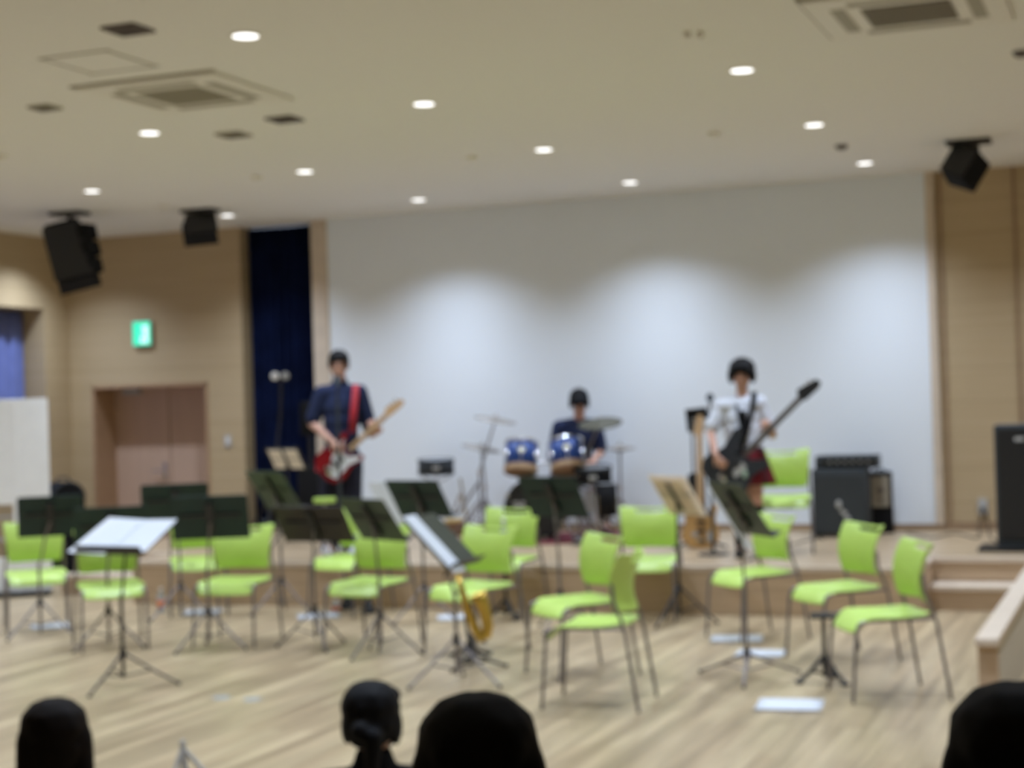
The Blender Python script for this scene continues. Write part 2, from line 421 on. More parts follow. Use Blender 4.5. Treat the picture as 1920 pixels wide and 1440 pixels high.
cols = {-1: 'lamp by the left wall', 0: 'leftmost lamp', 1: 'second lamp from left', 2: 'third lamp from left', 3: 'rightmost lamp', 4: 'lamp near the right wall'}
for j in range(1, 6):
    for i in range(-1, 5):
        downlight(X0+i*SX_, Y0-j*SY_, 'round ceiling downlight, %s, %s' % (cols[i], rows[j]))

def cassette(c, s, label, dark):
    t = thing('air_conditioner', label, 'air conditioner', (c[0], c[1], H))
    build('panel', MB().box((0, 0, -.012), (s, s, .024), bev=.006), M['cassette'], t, False)
    g = MB(); g.box((0, 0, -.026), (.46*s, .46*s, .008))
    gr = build('return_grille', g, dark, t, False)
    sl = MB()
    for k in range(14): sl.box((0, (k-6.5)*.46*s/14, -.031), (.46*s, .008, .004))
    build('grille_slat', sl, M['vent'], gr, False).name = 'grille_slats'
    for k in range(4):
        a = k*PI/2
        mb = MB(); mb.box(rotz(a) @ Vector((0, .345*s, -.0255)), (.56*s if k % 2 == 0 else .075*s, .075*s if k % 2 == 0 else .56*s, .006)); lv = build('louvre', mb, M['vent'], t, False)
    # the open inspection gap along two sides
    build('gap', MB().box((0, -.505*s, -.004), (s*1.04, .03, .008)).box((-.505*s, 0, -.004), (.03, s*1.04, .008)), M['vent'], t, False)
cassette((-5.42, 8.46), .95, 'square four-way air conditioner panel in the ceiling, left side', M['vent'])
cassette((-1.10, 8.47), .95, 'square four-way air conditioner panel at the top right, brown grille', M['vent_dark'])
hh = MB()
for (x, y, sx, sy) in ((0, -.23, .46, .012), (0, .23, .46, .012), (-.21, 0, .012, .46), (.21, 0, .012, .46)): hh.box((x, y, -.003), (sx, sy, .006))
ht = thing('ceiling_hatch', 'square ceiling hatch outlined by a thin grey line', 'hatch', (-5.36, 7.5, H)); build('frame', hh, M['vent'], ht, False)
build('lid', MB().box((0, 0, -.002), (.40, .44, .003)), M['ceiling'], ht, False)
def diffuser(px, py, s, label, mt):
    p = at(px, py, H)
    t = thing('ceiling_vent', label, 'vent', (p.x, p.y, H)); build('plate', MB().box((0, 0, -.008), (s, s, .016), bev=.004), mt, t, False)
    b2 = MB()
    for k in range(4): b2.box((0, (k-1.5)*s/5, -.018), (s*.85, .006, .006))
    build('slats', b2, M['vent_dark'], t, False)
diffuser(240, 53, .20, 'small dark square vent at the upper left of the ceiling', M['vent_dark'])
diffuser(84, 200, .16, 'small beige vent at the far left of the ceiling', M['vent'])
diffuser(534, 222, .20, 'dark vent right of the left air conditioner', M['vent_dark'])
diffuser(438, 251, .20, 'pale square vent below the left air conditioner', M['vent'])
for px, py, lb in ((308, 384, 'smoke detector above the small left speaker'), (885, 293, 'smoke detector in the middle of the ceiling'), (1338, 249, 'smoke detector right of the middle of the ceiling'), (1578, 272, 'dark smoke detector near the right lamps'), (1288, 60, 'left of two close sprinkler heads at the top'), (1312, 60, 'right of two close sprinkler heads at the top'), (483, 330, 'faint smoke detector left of a downlight'), (1915, 96, 'dark smoke detector at the right edge'), (2, 290, 'smoke detector at the left edge')):
    p = at(px, py, H); r = .05 if 'sprink' not in lb else .022
    tag(build('ceiling_detector', MB().lathe([(0, 0), (r, 0), (r, -.015), (r*.6, -.035), (0, -.038)][::-1], 20), M['vent_dark' if 'dark' in lb else 'cassette'], loc=(p.x, p.y, H)), 'small round '+lb, 'detector')

# hanging loudspeakers
def hung_speaker(kind, P, size, rot, label, drop, extra=None):
    t = thing('hanging_speaker', label, 'speaker', (P[0], P[1], H))
    build('ceiling_plate', MB().box((0, 0, -.015), (.34, .2, .03), bev=.005), M['black'], t, False)
    build('mount', MB().tube([(0, 0, -.02), (0, 0, -drop)], .022).box((0, 0, -drop), (.16, .05, .05)), M['black'], t)
    e = Euler(rot).to_matrix(); c = Vector((0, 0, -drop-size[2]/2-.01)) + Vector(extra or (0, 0, 0))
    b = MB(); poly = [(-size[0]/2, -size[1]*.5), (size[0]/2, -size[1]*.5), (size[0]*.38, size[1]*.5), (-size[0]*.38, size[1]*.5)]
    mx = Matrix.Translation(c) @ e.to_4x4() @ Matrix.Rotation(PI/2, 4, 'X') @ Matrix.Translation((0, -size[2]/2, 0)) @ Matrix.Diagonal((1, 1, -1, 1))
    b.prism([(p[0], -p[1]) for p in poly], size[2], mx)
    bo = build('cabinet', b, M['matte'], t, False)
    g = MB(); g.box(c + e @ Vector((0, -size[1]/2-.006, 0)), (size[0]*.9, .012, size[2]*.9), rot=e, bev=.003); build('grille', g, M['black'], t, False)
    return t
t = hung_speaker('a', (-9.61, 12.9), (.40, .36, .60), (R(-12), R(-14), R(30)), 'large black loudspeaker hung from the ceiling at the far left', .11, (.0, 0, -.0))
ar = MB()
for k, (x, z) in enumerate(((.20, -.20), (.23, -.36), (.25, -.52))): ar.box((x, 0, z), (.09, .20, .14), rot=Euler((0, R(-14), 0)).to_matrix(), bev=.01)
build('side_horns', ar, M['matte'], t, False)
hung_speaker('b', (-8.50, 13.45), (.33, .24, .22), (R(-22), R(-6), R(38)), 'small black loudspeaker hung left of the navy curtain', .07)
hung_speaker('c', (-1.30, 13.2), (.24, .24, .26), (R(-25), R(22), R(-25)), 'black loudspeaker hung above the right wall panel', .07, (-.04, 0, 0))

# exit sign, switch, outlet
ex = thing('exit_sign', 'glowing green emergency exit sign above the door', 'sign', (-10.20, W, 2.49))
build('housing', MB().box((0, -.025, 0), (.235, .05, .27), bev=.006), M['grey'], ex, False)
build('sign_face', MB().box((0, -.052, 0), (.22, .006, .255)), M['exit_g'], ex, False)
pg = MB(); pg.box((.035, -.056, -.01), (.10, .004, .19)); build('doorway', pg, M['exit_w'], ex, False)
mn = MB(); mn.ell((0, -.060, .065), (.018, .004, .018)); mn.tube([(0, -.060, .045), (.012, -.060, -.01)], .012, 8)
mn.tube([(.012, -.060, -.01), (.045, -.060, -.04), (.035, -.060, -.085)], .008, 8); mn.tube([(.012, -.060, -.01), (-.02, -.060, -.05), (-.055, -.060, -.06)], .008, 8)
mn.tube([(.0, -.060, .04), (.045, -.060, .02)], .007, 8); mn.tube([(.0, -.060, .04), (-.035, -.060, .01)], .007, 8)
build('running_figure', mn, M['exit_g'], ex)
p = atY(428, 827, W)
sw = thing('wall_switch', 'small metal switch plate on the wood wall beside the navy curtain', 'switch', p)
build('plate', MB().box((0, -.006, 0), (.075, .012, .125), bev=.003), M['grey'], sw, False); build('rocker', MB().box((0, -.015, .01), (.03, .01, .06)), M['white'], sw, False)
p = atY(1843, 950, W)
ol = thing('wall_outlet', 'wall outlet box with cables near the floor at the right wall', 'outlet', p)
build('plate', MB().box((0, -.01, 0), (.08, .02, .14), bev=.003), M['grey'], ol, False); build('plug', MB().box((0, -.035, -.02), (.03, .04, .03)), M['black'], ol, False)

# ------------------------------------------------------------------ chairs
def chair_proto():
    t = thing('stacking_chair', None, None)
    # seat: shallow saddle with a waterfall front
    def seat(u, v):
        x = (u-.5)*2; y = (v-.5)*2
        hx = .225*(1-.05*(y > 0)*y)
        k = max(abs(x), abs(y))
        n = (abs(x)**5+abs(y)**5)**.2
        f = k/n if n > 0 else 1
        X = x*f*hx; Y = y*f*.225
        z = .440 - .016*(1-x*x)*(1-y*y*.6) + .010*max(0, y)**2 - .075*max(0, -y-.5)**2/.25
        return Vector((X, Y, z))
    build('seat', MB().grid(seat, 20, 20), M['green'], t, solid=.014, sub=1)
    def back(u, v):
        x = (u-.5)*2; hx = .195+.034*v
        r = abs(x)**6; zt = (1-v)*.505+v*(.798+.030*x*x) ; 
        cut = .010*r*(1 if v > .5 else -1)*abs(v-.5)*2
        y = .235 + .17*(v-.38)**2 - .075*x*x
        return Vector((x*hx, y-.02, zt-cut))
    build('backrest', MB().grid(back, 24, 16, lambda i, j: j == 14 and 6 <= i <= 17), M['green'], t, solid=.012, sub=1)
    for s in (-1, 1):
        build('front_leg', MB().tube([(s*.205, -.15, .425), (s*.212, -.190, .41), (s*.215, -.205, .37), (s*.222, -.235, 0.005)], .0095, 10), M['chrome'], t).name = 'leg'
        build('leg', MB().tube([(s*.235, .285, .005), (s*.222, .225, .40), (s*.218, .205, .47), (s*.212, .165, .57), (s*.214, .158, .66)], .0095, 10), M['chrome'], t)
    sf = MB()
    for s in (-1, 1): sf.tube([(s*.205, -.15, .425), (s*.215, .215, .43)], .008, 8)
    sf.tube([(-.2, -.12, .42), (.2, -.12, .42)], .007, 8); sf.tube([(-.2, .12, .42), (.2, .12, .42)], .007, 8)
    build('seat_frame', sf, M['chrome'], t)
    return t
proto = chair_proto()
G1 = 'lime green stacking chairs set out for the orchestra'
used = False
CH = {}
def chair(key, px, py, rel, label, z=0.0, n=[0]):
    o = proto if n[0] == 0 else copy_tree(proto)
    n[0] += 1
    P = at(px, py, z+.43)
    o.location = (P.x, P.y, z); o.rotation_euler = (0, 0, to_cam(P)+R(rel))
    tag(o, label, 'chair', G1); CH[key] = (Vector((P.x, P.y, z)), to_cam(P)+R(rel)); return o
chair(1, 68, 1076, 2, 'lime green chair at the far left in front of the white partition')
chair(2, 207, 1098, 6, 'lime green chair behind the front left black stand with white sheets')
chair(3, 371, 1050, 0, 'lime green chair farthest back in the left group, half hidden by dark desks')
chair(4, 440, 1091, -22, 'lime green chair turned left, under the two joined dark desks')
chair(5, 652, 1048, -38, 'lime green chair with white sheet on the floor before it, in front of the guitarist')
chair(6, 692, 1093, -34, 'lime green chair turned left behind the slanted dark desk left of centre')
chair(8, 885, 1101, -42, 'lime green chair in the centre behind the gold saxophone')
chair(9, 945, 1050, -24, 'lime green chair in the centre, back before the drum kit')
chair(10, 1214, 1050, -8, 'lime green chair facing forward, right of the drum kit, before the stage edge')
chair(11, 1080, 1128, -62, 'lime green side-on chair behind the nearest chair')
chair(12, 1112, 1168, -104, 'nearest lime green chair in the middle, seen from its side and back')
chair(13, 1410, 1075, -58, 'lime green chair below the bass player, turned left')
chair(14, 1468, 934, 0, 'lime green chair on the stage between bass player and amplifier', z=ST)
chair(15, 1568, 1103, -60, 'lime green chair turned left in front of the bass amplifier')
chair(16, 1652, 1152, -72, 'rightmost lime green chair, side-on next to the low partition')

# ------------------------------------------------------------------ music stands
def tripod(t, topz, spread, mt, base=(0, 0), hubz=.26, a0=90, foot=.012, r=.008):
    for k in range(3):
        a = R(a0+k*120)
        d = Vector((math.cos(a), math.sin(a), 0))
        mb = MB().tube([Vector((0, 0, hubz))+d*.015, d*spread*.55+Vector((0, 0, hubz*.48)), d*spread+Vector((0, 0, .012))], r, 8)
        mb.tube([Vector((0, 0, hubz*.35))+d*.01, d*spread*.5+Vector((0, 0, hubz*.5))], r*.7, 6)
        lg = build('leg', mb, mt, t)
        build('foot_tip', MB().ell(d*spread+Vector((0, 0, .012)), (foot, foot, .012)), M['black'], lg)
def stand(bx, by, dx, dy, rel, tilt, label, dm='desk', w=.50, h=.34, spread=.27, a0=90, mt='chrome', hubz=.26, polish=None):
    B = at(bx, by, 0); s = scale_at(B)
    D = atY(dx, dy, B.y)
    th = to_cam(B)+R(rel)
    t = thing('music_stand', label, 'music stand', B, th, 'music stands')
    loc = rotz(-th) @ Vector((D.x-B.x, 0, D.z)); top = loc
    build('pole', MB().tube([(0, 0, .06), (0, 0, .55)], .011).tube([(0, 0, .5), (top.x*.6, top.y*.6, top.z*.85), top+Vector((0, 0, -.04))], .008), M[mt], t)
    build('hub', MB().lathe([(0, -.03), (.018, -.03), (.02, .03), (0, .03)], 14, Matrix.Translation((0, 0, hubz))), M['black'], t)
    tripod(t, 0, spread, M[mt], hubz=hubz, a0=a0)
    e = Matrix.Translation(top) @ Matrix.Rotation(R(tilt), 4, 'X')     # top edge leans to local -y
    dk = MB(); c = .015
    poly = [(-w/2, -h/2), (w/2, -h/2), (w/2, h/2-c), (w/2-c, h/2), (-w/2+c, h/2), (-w/2, h/2-c)]
    dk.prism(poly, .004, e)
    build('desk', dk, M[dm], t, False)
    lp = MB(); lp.box(e @ Vector((0, .03, -h/2)), (w, .06, .004), rot=e.to_3x3()); build('lip', lp, M['black'], t, False)
    bk = MB(); bk.box(e @ Vector((0, -.012, 0)), (.05, .022, h*.7), rot=e.to_3x3()); bk.box(e @ Vector((0, -.008, .02)), (w*.8, .012, .02), rot=e.to_3x3()); build('bracket', bk, M['black'], t, False)
    return t, B, th, e
G2 = 'sheet music on the stands'
def sheet(st, ox, oz, w, h, label, mt='paper', oy=.012, rz=0, thick=.003):
    t, B, th, e = st
    mx = Matrix.Translation(B) @ rotz(th) @ e
    q = MB(); q.box((0, 0, 0), (w, thick, h))
    o = build('sheet_music', q, M[mt], None, False)
    o.matrix_world = mx @ Matrix.Translation((ox, oy, oz)) @ Matrix.Rotation(R(rz), 4, 'Y')
    return tag(o, label, 'sheet music', G2)
s1 = stand(77, 1195, 94, 968, 0, 28, 'dark green music stand at the far left before the white partition', a0=90, w=.46)
s2 = stand(205, 1215, 208, 990, 0, 28, 'dark green music stand behind the near stand with white sheets', a0=90)
s3 = stand(340, 1160, 328, 942, 0, 30, 'dark green music stand farthest back, in front of the door', w=.52)
s4 = stand(393, 1218, 394, 970, -6, 28, 'dark green music stand right of the door stand, before a lime chair', a0=100, w=.52)
s5 = stand(530, 1150, 514, 920, -55, 34, 'green grey music stand slanting against the navy curtain', 'desk_grey', h=.38, a0=20)
s6 = stand(592, 1214, 588, 983, -26, 38, 'brown black music stand below the guitarist', 'desk_brown', w=.52, h=.32, a0=70)
s7 = stand(715, 1228, 698, 974, -54, 34, 'dark olive music stand slanting left of centre', 'desk_grey', a0=40)
s8 = stand(797, 1165, 785, 935, -38, 34, 'dark green music stand in front of the snare drum', a0=10)
s9 = stand(858, 1284, 826, 1014, -112, 44, 'olive music stand with white sheet rising over the saxophone', 'desk_olive', h=.40, a0=75, spread=.3)
s10 = stand(1052, 1182, 1037, 932, -36, 30, 'dark green music stand in front of the bass drum', a0=40)
s11 = stand(1275, 1170, 1269, 929, -58, 32, 'music stand with cream sheets beside the upright bass guitar', 'cream', a0=50, mt='black')
s12 = stand(1402, 1272, 1386, 954, -64, 32, 'dark green grey music stand with white sheet before the bass player', 'desk_grey', h=.36, w=.46, a0=90, spread=.33, hubz=.14)
s13 = stand(232, 1290, 238, 1010, 138, 62, 'near black music stand at the left holding large white sheets', 'black', a0=95, spread=.32, mt='black', hubz=.20)
sheet(s8, -.31, -.08, .24, .46, 'white sheet edge sticking out beside the dark green desk before the snare drum', oy=.012)
sheet(s9, .16, -.02, .17, .44, 'bright white sheet on the olive stand above the saxophone', oy=.02)
sheet(s12, -.235, -.09, .12, .44, 'white sheet sticking out of the stand before the bass player', oy=.012)
sheet(s13, -.10, .02, .30, .34, 'large white sheet on the near left stand, left one', oy=.012, rz=2)
sheet(s13, .15, .0, .30, .38, 'large white sheet on the near left stand, overhanging right one', oy=.018, rz=-4)
sheet(s11, -.10, .0, .19, .30, 'left cream sheet on the stand beside the upright bass guitar', 'cream', oy=-.004-.012)
sheet(s11, .11, .0, .19, .30, 'right cream sheet on the stand beside the upright bass guitar', 'cream', oy=-.004-.012)

# small black instrument stands on the floor
def small_stand(px, py, hgt, label, top=.0, spread=.16, a0=90, cone=False):
    B = at(px, py, 0); t = thing('instrument_stand', label, 'instrument stand', B, to_cam(B))
    mb = MB()
    if cone: mb.lathe([(.055, .03), (.03, .09), (.018, hgt*.8), (.008, hgt)], 18)
    else: mb.tube([(0, 0, .03), (0, 0, hgt)], .013)
    build('peg' if cone else 'pole', mb, M['black'], t)
    tripod(t, 0, spread, M['black'], hubz=min(.14, hgt*.5), a0=a0, r=.012, foot=.028)
    if top: build('top_plate', MB().box((0, 0, hgt), (top, top*.7, .025), bev=.008), M['black'], t)
    return t
small_stand(1548, 1280, .375, 'short black stand with a flat top beside the rightmost chair', .15, .15, 75)
small_stand(950, 1160, .34, 'short black instrument stand behind the centre chair', 0, .14, 60)
small_stand(883, 1232, .14, 'black cone-shaped instrument peg under the saxophone', 0, .13, 30, True)
small_stand(651, 1142, .12, 'left black instrument peg below the chair before the guitarist', 0, .05, 30, True)
small_stand(691, 1150, .13, 'right black instrument peg below the chair before the guitarist', 0, .05, 30, True)
B = at(350, 1500, 0)
t = thing('folding_stand', 'light grey folded stand poking up at the bottom edge', 'stand', B, to_cam(B))
build('pole', MB().tube([(0, 0, .0), (-.01, 0, .25)], [.02, .012]), M['grey'], t)
for k, (x, y) in enumerate(((-.09, -.05), (.16, -.02), (.02, .13))): build('leg', MB().tube([(-.01, 0, .22), (x, y, .006)], .010), M['grey'], t)

# saxophone on its stand
B = at(882, 1254, 0); s = scale_at(B); th = to_cam(B)
def SXP(px, py, y=0): return Vector(((px-882-(py-1254)*.0265)/s, y, (1254-py)/s))
sx = thing('saxophone', 'gold brass saxophone leaning on a black stand in the centre', 'saxophone', B, th)
body = [SXP(858, 1078), SXP(868, 1110), SXP(880, 1150), SXP(893, 1183), SXP(902, 1197), SXP(912, 1192), SXP(915, 1176), SXP(911, 1152), SXP(903, 1130), SXP(896, 1114)]
build('body_tube', MB().tube(body, [.014, .018, .024, .028, .032, .034, .034, .036, .044, .058], 20, cap=False), M['brass'], sx, solid=.002)
build('neck', MB().tube([SXP(858, 1078), SXP(856, 1066), SXP(848, 1062), SXP(840, 1070)], [.012, .011, .010, .008]), M['brass'], sx)
build('mouthpiece', MB().tube([SXP(841, 1069), SXP(833, 1080)], [.012, .008]), M['black'], sx)
for k in range(7):
    q = SXP(862+k*4.6, 1094+k*13, -.03); build('key', MB().lathe([(0, 0), (.014, 0), (.014, .006), (0, .006)], 14, Matrix.Translation(q) @ Matrix.Rotation(PI/2, 4, 'X')), M['brass'], sx)
build('key_rod', MB().tube([SXP(866, 1092, -.026), SXP(892, 1172, -.03)], .003, 6), M['brass'], sx)
t = thing('saxophone_stand', 'black tripod stand holding the gold saxophone', 'stand', B+Vector((0, .05, 0)), th)
build('pole', MB().tube([SXP(878, 1240, .0), SXP(866, 1150, .05), SXP(858, 1108, .04)], .010), M['black'], t)
build('cradle', MB().tube([SXP(872, 1190, .05), SXP(890, 1202, -.02), SXP(906, 1207, -.045)], .008).tube([SXP(858, 1110, .04), SXP(852, 1112, -.02)], .007), M['black'], t)
tripod(t, 0, .20, M['black'], hubz=.08, a0=-10, r=.010, foot=.016)

# ------------------------------------------------------------------ papers, bottles and plates on the floor
def floor_paper(px, py, wd, ln, rz, label, z=0):
    P = at(px, py, z)
    q = MB(); n = 6
    q.grid(lambda u, v: Vector(((u-.5)*wd, (v-.5)*ln, .003+.010*(abs(v-.5)*2)**3)), n, n)
    o = build('paper_sheet', q, M['paper'], solid=.0015); o.location = (P.x, P.y, z+.001); o.rotation_euler = (0, 0, to_cam(P)+R(rz))
    tag(o, label, 'paper', 'white papers lying on the floor')
floor_paper(96, 1176, .30, .24, 3, 'white paper on the floor by the far left chairs')
floor_paper(379, 1150, .30, .28, -8, 'white paper under the dark desks in the left group')
floor_paper(598, 1157, .32, .26, 6, 'white paper on the floor before the chair below the guitarist')
floor_paper(848, 1160, .22, .26, 2, 'white paper on the floor behind the saxophone')
floor_paper(1381, 1200, .34, .24, -3, 'white paper farther back under the stand before the bass player')
floor_paper(1424, 1228, .30, .24, -10, 'white paper nearer and right, under the stand before the bass player')
floor_paper(1480, 1325, .34, .30, -6, 'nearest white paper, on the open floor at the right')
floor_paper(640, 1030, .20, .2, 20, 'white paper on the stage at the guitarist feet', ST)
for px, py, lb in ((415, 1308, 'left of two round grey floor plates'), (473, 1311, 'right of two round grey floor plates')):
    P = at(px, py, 0)
    o = thing('floor_outlet', lb+' set in the wooden floor', 'floor outlet', P, group='round floor outlet covers')
    build('cover', MB().lathe([(0, 0), (.055, 0), (.052, .004), (0, .004)], 24), M['plate'], o); build('notch', MB().box((0, -.02, .0045), (.03, .012, .002)), M['black'], o, False)
def bottle(P, label, h=.2, lab='orange', tilt=0, rz=0, r=.032):
    t = thing('bottle', label, 'bottle', P, rz); t.rotation_euler = (tilt, 0, rz)
    build('body', MB().lathe([(0, .0), (r, .0), (r, h*.65), (r*.4, h*.86), (r*.4, h*.93), (0, h*.93)], 20), M['clear'], t)
    build('label_band', MB().lathe([(r+.001, h*.2), (r+.001, h*.5)], 20, cap=False), M[lab], t, solid=.001)
    build('bottle_cap', MB().lathe([(0, h*.92), (r*.5, h*.92), (r*.5, h), (0, h)], 14), M['white'], t)
P = at(303, 1148, 0); bottle(P, 'small bottle with an orange label standing on the floor at the left', .20)
tag(build('instrument_peg', MB().lathe([(.02, 0), (.012, .05), (.012, .15), (0, .16)], 12), M['black'], loc=P+Vector((-.07, .1, 0))), 'thin black peg standing behind the orange-labelled bottle', 'peg')
P = at(630, 1150, 0); bottle(P+Vector((0, 0, .0)), 'short bottle with an orange label beside a white floor paper', .11, r=.035)
c9 = CH[9][0]; bottle(at(946, 1046, .435)+Vector((0, 0, .003)), 'clear plastic bottle standing on the centre chair before the drum kit', .30, 'grey', r=.034)

# ------------------------------------------------------------------ left side: partition board and drum case
P = at(50, 1116, 0)
pb = thing('partition_board', 'white freestanding partition board at the left edge', 'partition', P, to_cam(P)-R(6))
s = scale_at(P)
def PB(px, py): return Vector(((px-50-(py-1116)*.02)/s, 0, (1116-py)/s))
a, b_ = PB(90, 748), PB(92, 945)
build('upper_panel', MB().box((a.x-.50, 0, (a.z+b_.z)/2), (1.0, .035, a.z-b_.z), bev=.006), M['white'], pb, False)
lo = PB(95, 1044).z
build('lower_panel', MB().box((a.x-.50, 0, lo/2+.02), (1.0, .03, lo-.04), bev=.005), M['white'], pb, False)
for x in (a.x-.30, a.x-.96): build('upright', MB().box((x, 0, a.z/2), (.05, .045, a.z-.02), bev=.006), M['white'], pb, False)
build('crossbar', MB().box((a.x-.66, .0, PB(0, 968).z), (.66, .02, .02)).box((a.x-.66, .0, PB(0, 1010).z), (.66, .02, .02)), M['grey'], pb, False)
build('foot_rail', MB().box((a.x-.5, 0, .02), (.98, .30, .035), bev=.008), M['black'], pb, False)
P = at(122, 1075, 0)
dc = thing('drum_case', 'black round-topped padded case standing behind the white partition', 'case', P, to_cam(P)+R(20))
n = 18; poly = [(-.17, .02), (.17, .02)] + [(.17*math.cos(k*PI/n), .78+.17*math.sin(k*PI/n)*.95) for k in range(n+1)]
build('shell', MB().prism(poly, .34, Matrix.Translation((0, -.17, 0)), bev=.02), M['matte'], dc)
build('rim_band', MB().tube([(x, -.17, z) for x, z in poly[2:]], .010, 8), M['dgrey'], dc)
build('carry_handle', MB().tube([(.08, 0, .935), (.05, 0, .985), (-.05, 0, .985), (-.08, 0, .935)], .010, 8), M['dgrey'], dc)

# ------------------------------------------------------------------ stage gear
def stage_pt(px, py): return at(px, py, ST)
class Frame:      # local upright frame at a standing point: x to the photo's right, -y to the camera, z up
    def __init__(s, px, py, z, rel=0):
        s.P = at(px, py, z); s.px, s.py = px, py; s.s = scale_at(s.P); s.th = to_cam(s.P)+R(rel)
    def __call__(s, px, py, y=0):
        k = s.s*(1+(-y)/13.5)
        return Vector(((px-s.px-(py-s.py)*.0265)/k, y, (s.py-py)/k))

# bass amplifier stack and small amp
f = Frame(1577, 1008, ST, -6)
amp = thing('bass_amplifier', 'large grey bass amplifier cabinet with its head on top, on the stage', 'amplifier', f.P, f.th)
build('cabinet', MB().box((0, .2, .31), (.47, .40, .57), bev=.015), M['dgrey'], amp)
build('grille', MB().box((0, -.006, .30), (.42, .014, .50), bev=.004), M['dgrey'], amp, False)
for x in (-.2, .2): build('foot', MB().box((x, .05, .015), (.05, .05, .03)), M['black'], amp, False)
bd = MB(); bd.ell((-.01, -.014, .29), (.025, .006, .035)); bd.box((.03, -.014, .22), (.06, .006, .035), rot=Euler((0, R(40), 0)).to_matrix()); bd.ell((.06, -.014, .17), (.028, .006, .018))
build('emblem', bd, M['grey'], amp)
f2 = Frame(1577, 1008, ST, -6)
ah = thing('amplifier_head', 'grey amplifier head lying on top of the large bass cabinet', 'amplifier', f.P+Vector((0, 0, .597)), f.th)
build('case', MB().box((.06, .2, .055), (.54, .30, .11), bev=.01), M['dgrey'], ah); build('control_panel', MB().box((.08, .045, .055), (.44, .01, .07)), M['black'], ah, False)
for k in range(6): build('knob', MB().lathe([(0, 0), (.011, 0), (.009, .014), (0, .014)], 12, Matrix.Translation((-.08+k*.065, .04, .055)) @ Matrix.Rotation(PI/2, 4, 'X')), M['grey'], ah)
f = Frame(1645, 1005, ST, 8); f.P = Vector((atY(1645, 985, 14.55).x, 14.55, ST)); f.th = to_cam(f.P)
am = thing('combo_amplifier', 'narrow black amplifier with a beige speaker grille right of the bass cabinet', 'amplifier', f.P+Vector((0.03, 0, 0)), f.th)
build('case', MB().box((0, .13, .27), (.225, .24, .54), bev=.012), M['matte'], am)
g = build('speaker_grille', MB().box((.005, .004, .37), (.155, .012, .27), bev=.004), M['beige_grille'], am, False)
build('cone', MB().ell((.005, -.004, .38), (.03, .006, .03)).ell((.005, -.004, .30), (.02, .006, .02)), M['vent_dark'], am)
build('handle', MB().tube([(-.05, .13, .54), (-.04, .13, .56), (.04, .13, .56), (.05, .13, .54)], .008, 8), M['black'], am)
# PA column at the right
f = Frame(1908, 1034, ST, -4)
pa = thing('floor_speaker', 'tall dark floor speaker at the right edge of the stage', 'speaker', f.P, f.th)
build('cabinet', MB().box((.02, .2, .50), (.34, .36, .94), bev=.015), M['dgrey'], pa); build('grille', MB().box((.02, .012, .52), (.29, .014, .84), bev=.004), M['black'], pa, False)
build('emblem', MB().box((.04, .002, .86), (.07, .005, .03)), M['grey'], pa, False)
build('base_plate', MB().box((-.04, .15, .015), (.50, .42, .03), bev=.006), M['black'], pa, False)
# cables
def cable(name, pts, r, label, mt='black'):
    mb = MB(); P = [Vector(p) for p in pts]; out = []
    for i in range(len(P)-1):
        p0, p1, p2, p3 = P[max(i-1, 0)], P[i], P[i+1], P[min(i+2, len(P)-1)]
        for k in range(6):
            q = k/6; out.append(.5*((2*p1)+(-p0+p2)*q+(2*p0-5*p1+4*p2-p3)*q*q+(-p0+3*p1-3*p2+p3)*q**3))
    out.append(P[-1]); mb.tube(out, r, 6); return tag(build(name, mb, M[mt]), label, 'cable')
gp = lambda x, y: at(x, y, ST+.008)
op = atY(1843, 958, W-.05)
cable('cable', [op, op+Vector((-.03, -.08, -.12)), gp(1832, 1008), gp(1790, 1000), gp(1745, 1008), gp(1700, 998)], .006, 'black cable from the outlet along the stage towards the amplifiers')
cable('cable', [op+Vector((.02, 0, 0)), op+Vector((.05, -.1, -.13)), gp(1856, 1005), gp(1868, 1016)], .006, 'black cable from the outlet to the floor speaker')
cable('cable', [gp(1400, 1052)+Vector((0, 0, 0)), gp(1455, 1030), gp(1520, 1012), gp(1545, 1010)], .005, 'black cable from the bass player to the amplifier')

# rug under the kit
rp = [(870, 1014), (1180, 1022), (1150, 992), (885, 985)]
P = [at(x, y, ST) for x, y in ((872, 1020), (1165, 1022))]
ca = (P[0]+P[1])/2; th = to_cam(ca); L_ = (P[1]-P[0]).length
rg = build('rug', MB().box((0, .55, .006), (L_, 1.1, .012)), M['rug'], smooth=False, loc=(ca.x, ca.y, ST), rot=(0, 0, th)); tag(rg, 'dark red rug under the drum kit', 'rug')

RUG = .012
# bass drum with two blue toms
f = Frame(1005, 1014, ST+RUG)
bd = thing('bass_drum', 'black bass drum with two blue toms mounted on top', 'drum', f.P, to_cam(f.P))
cz = .285
mxb = Matrix.Translation((0, 0, cz)) @ Matrix.Rotation(-PI/2, 4, 'X')
build('shell', MB().lathe([(.265, .02), (.265, .42)], 40, mxb, cap=False), M['matte'], bd, solid=.006)
build('front_head', MB().lathe([(0, .018), (.26, .018), (.26, .022), (0, .022)], 40, mxb), M['black'], bd)
build('rear_head', MB().lathe([(0, .40), (.26, .40), (.26, .404), (0, .404)], 40, mxb), M['drumhead'], bd)
build('hoop', MB().lathe([(.262, 0), (.282, 0), (.282, .045), (.262, .045), (.262, 0)], 40, mxb, cap=False), M['black'], bd)
em = MB()
for k, (x, z, sx) in enumerate(((-.17, .06, .05), (-.11, .06, .04), (-.14, .03, .10), (.22-.04, -.10, .03), (.16, .04, .03))): em.box((x, .012, cz+z), (sx, .006, .02))
build('emblem', em, M['grey'], bd, False)
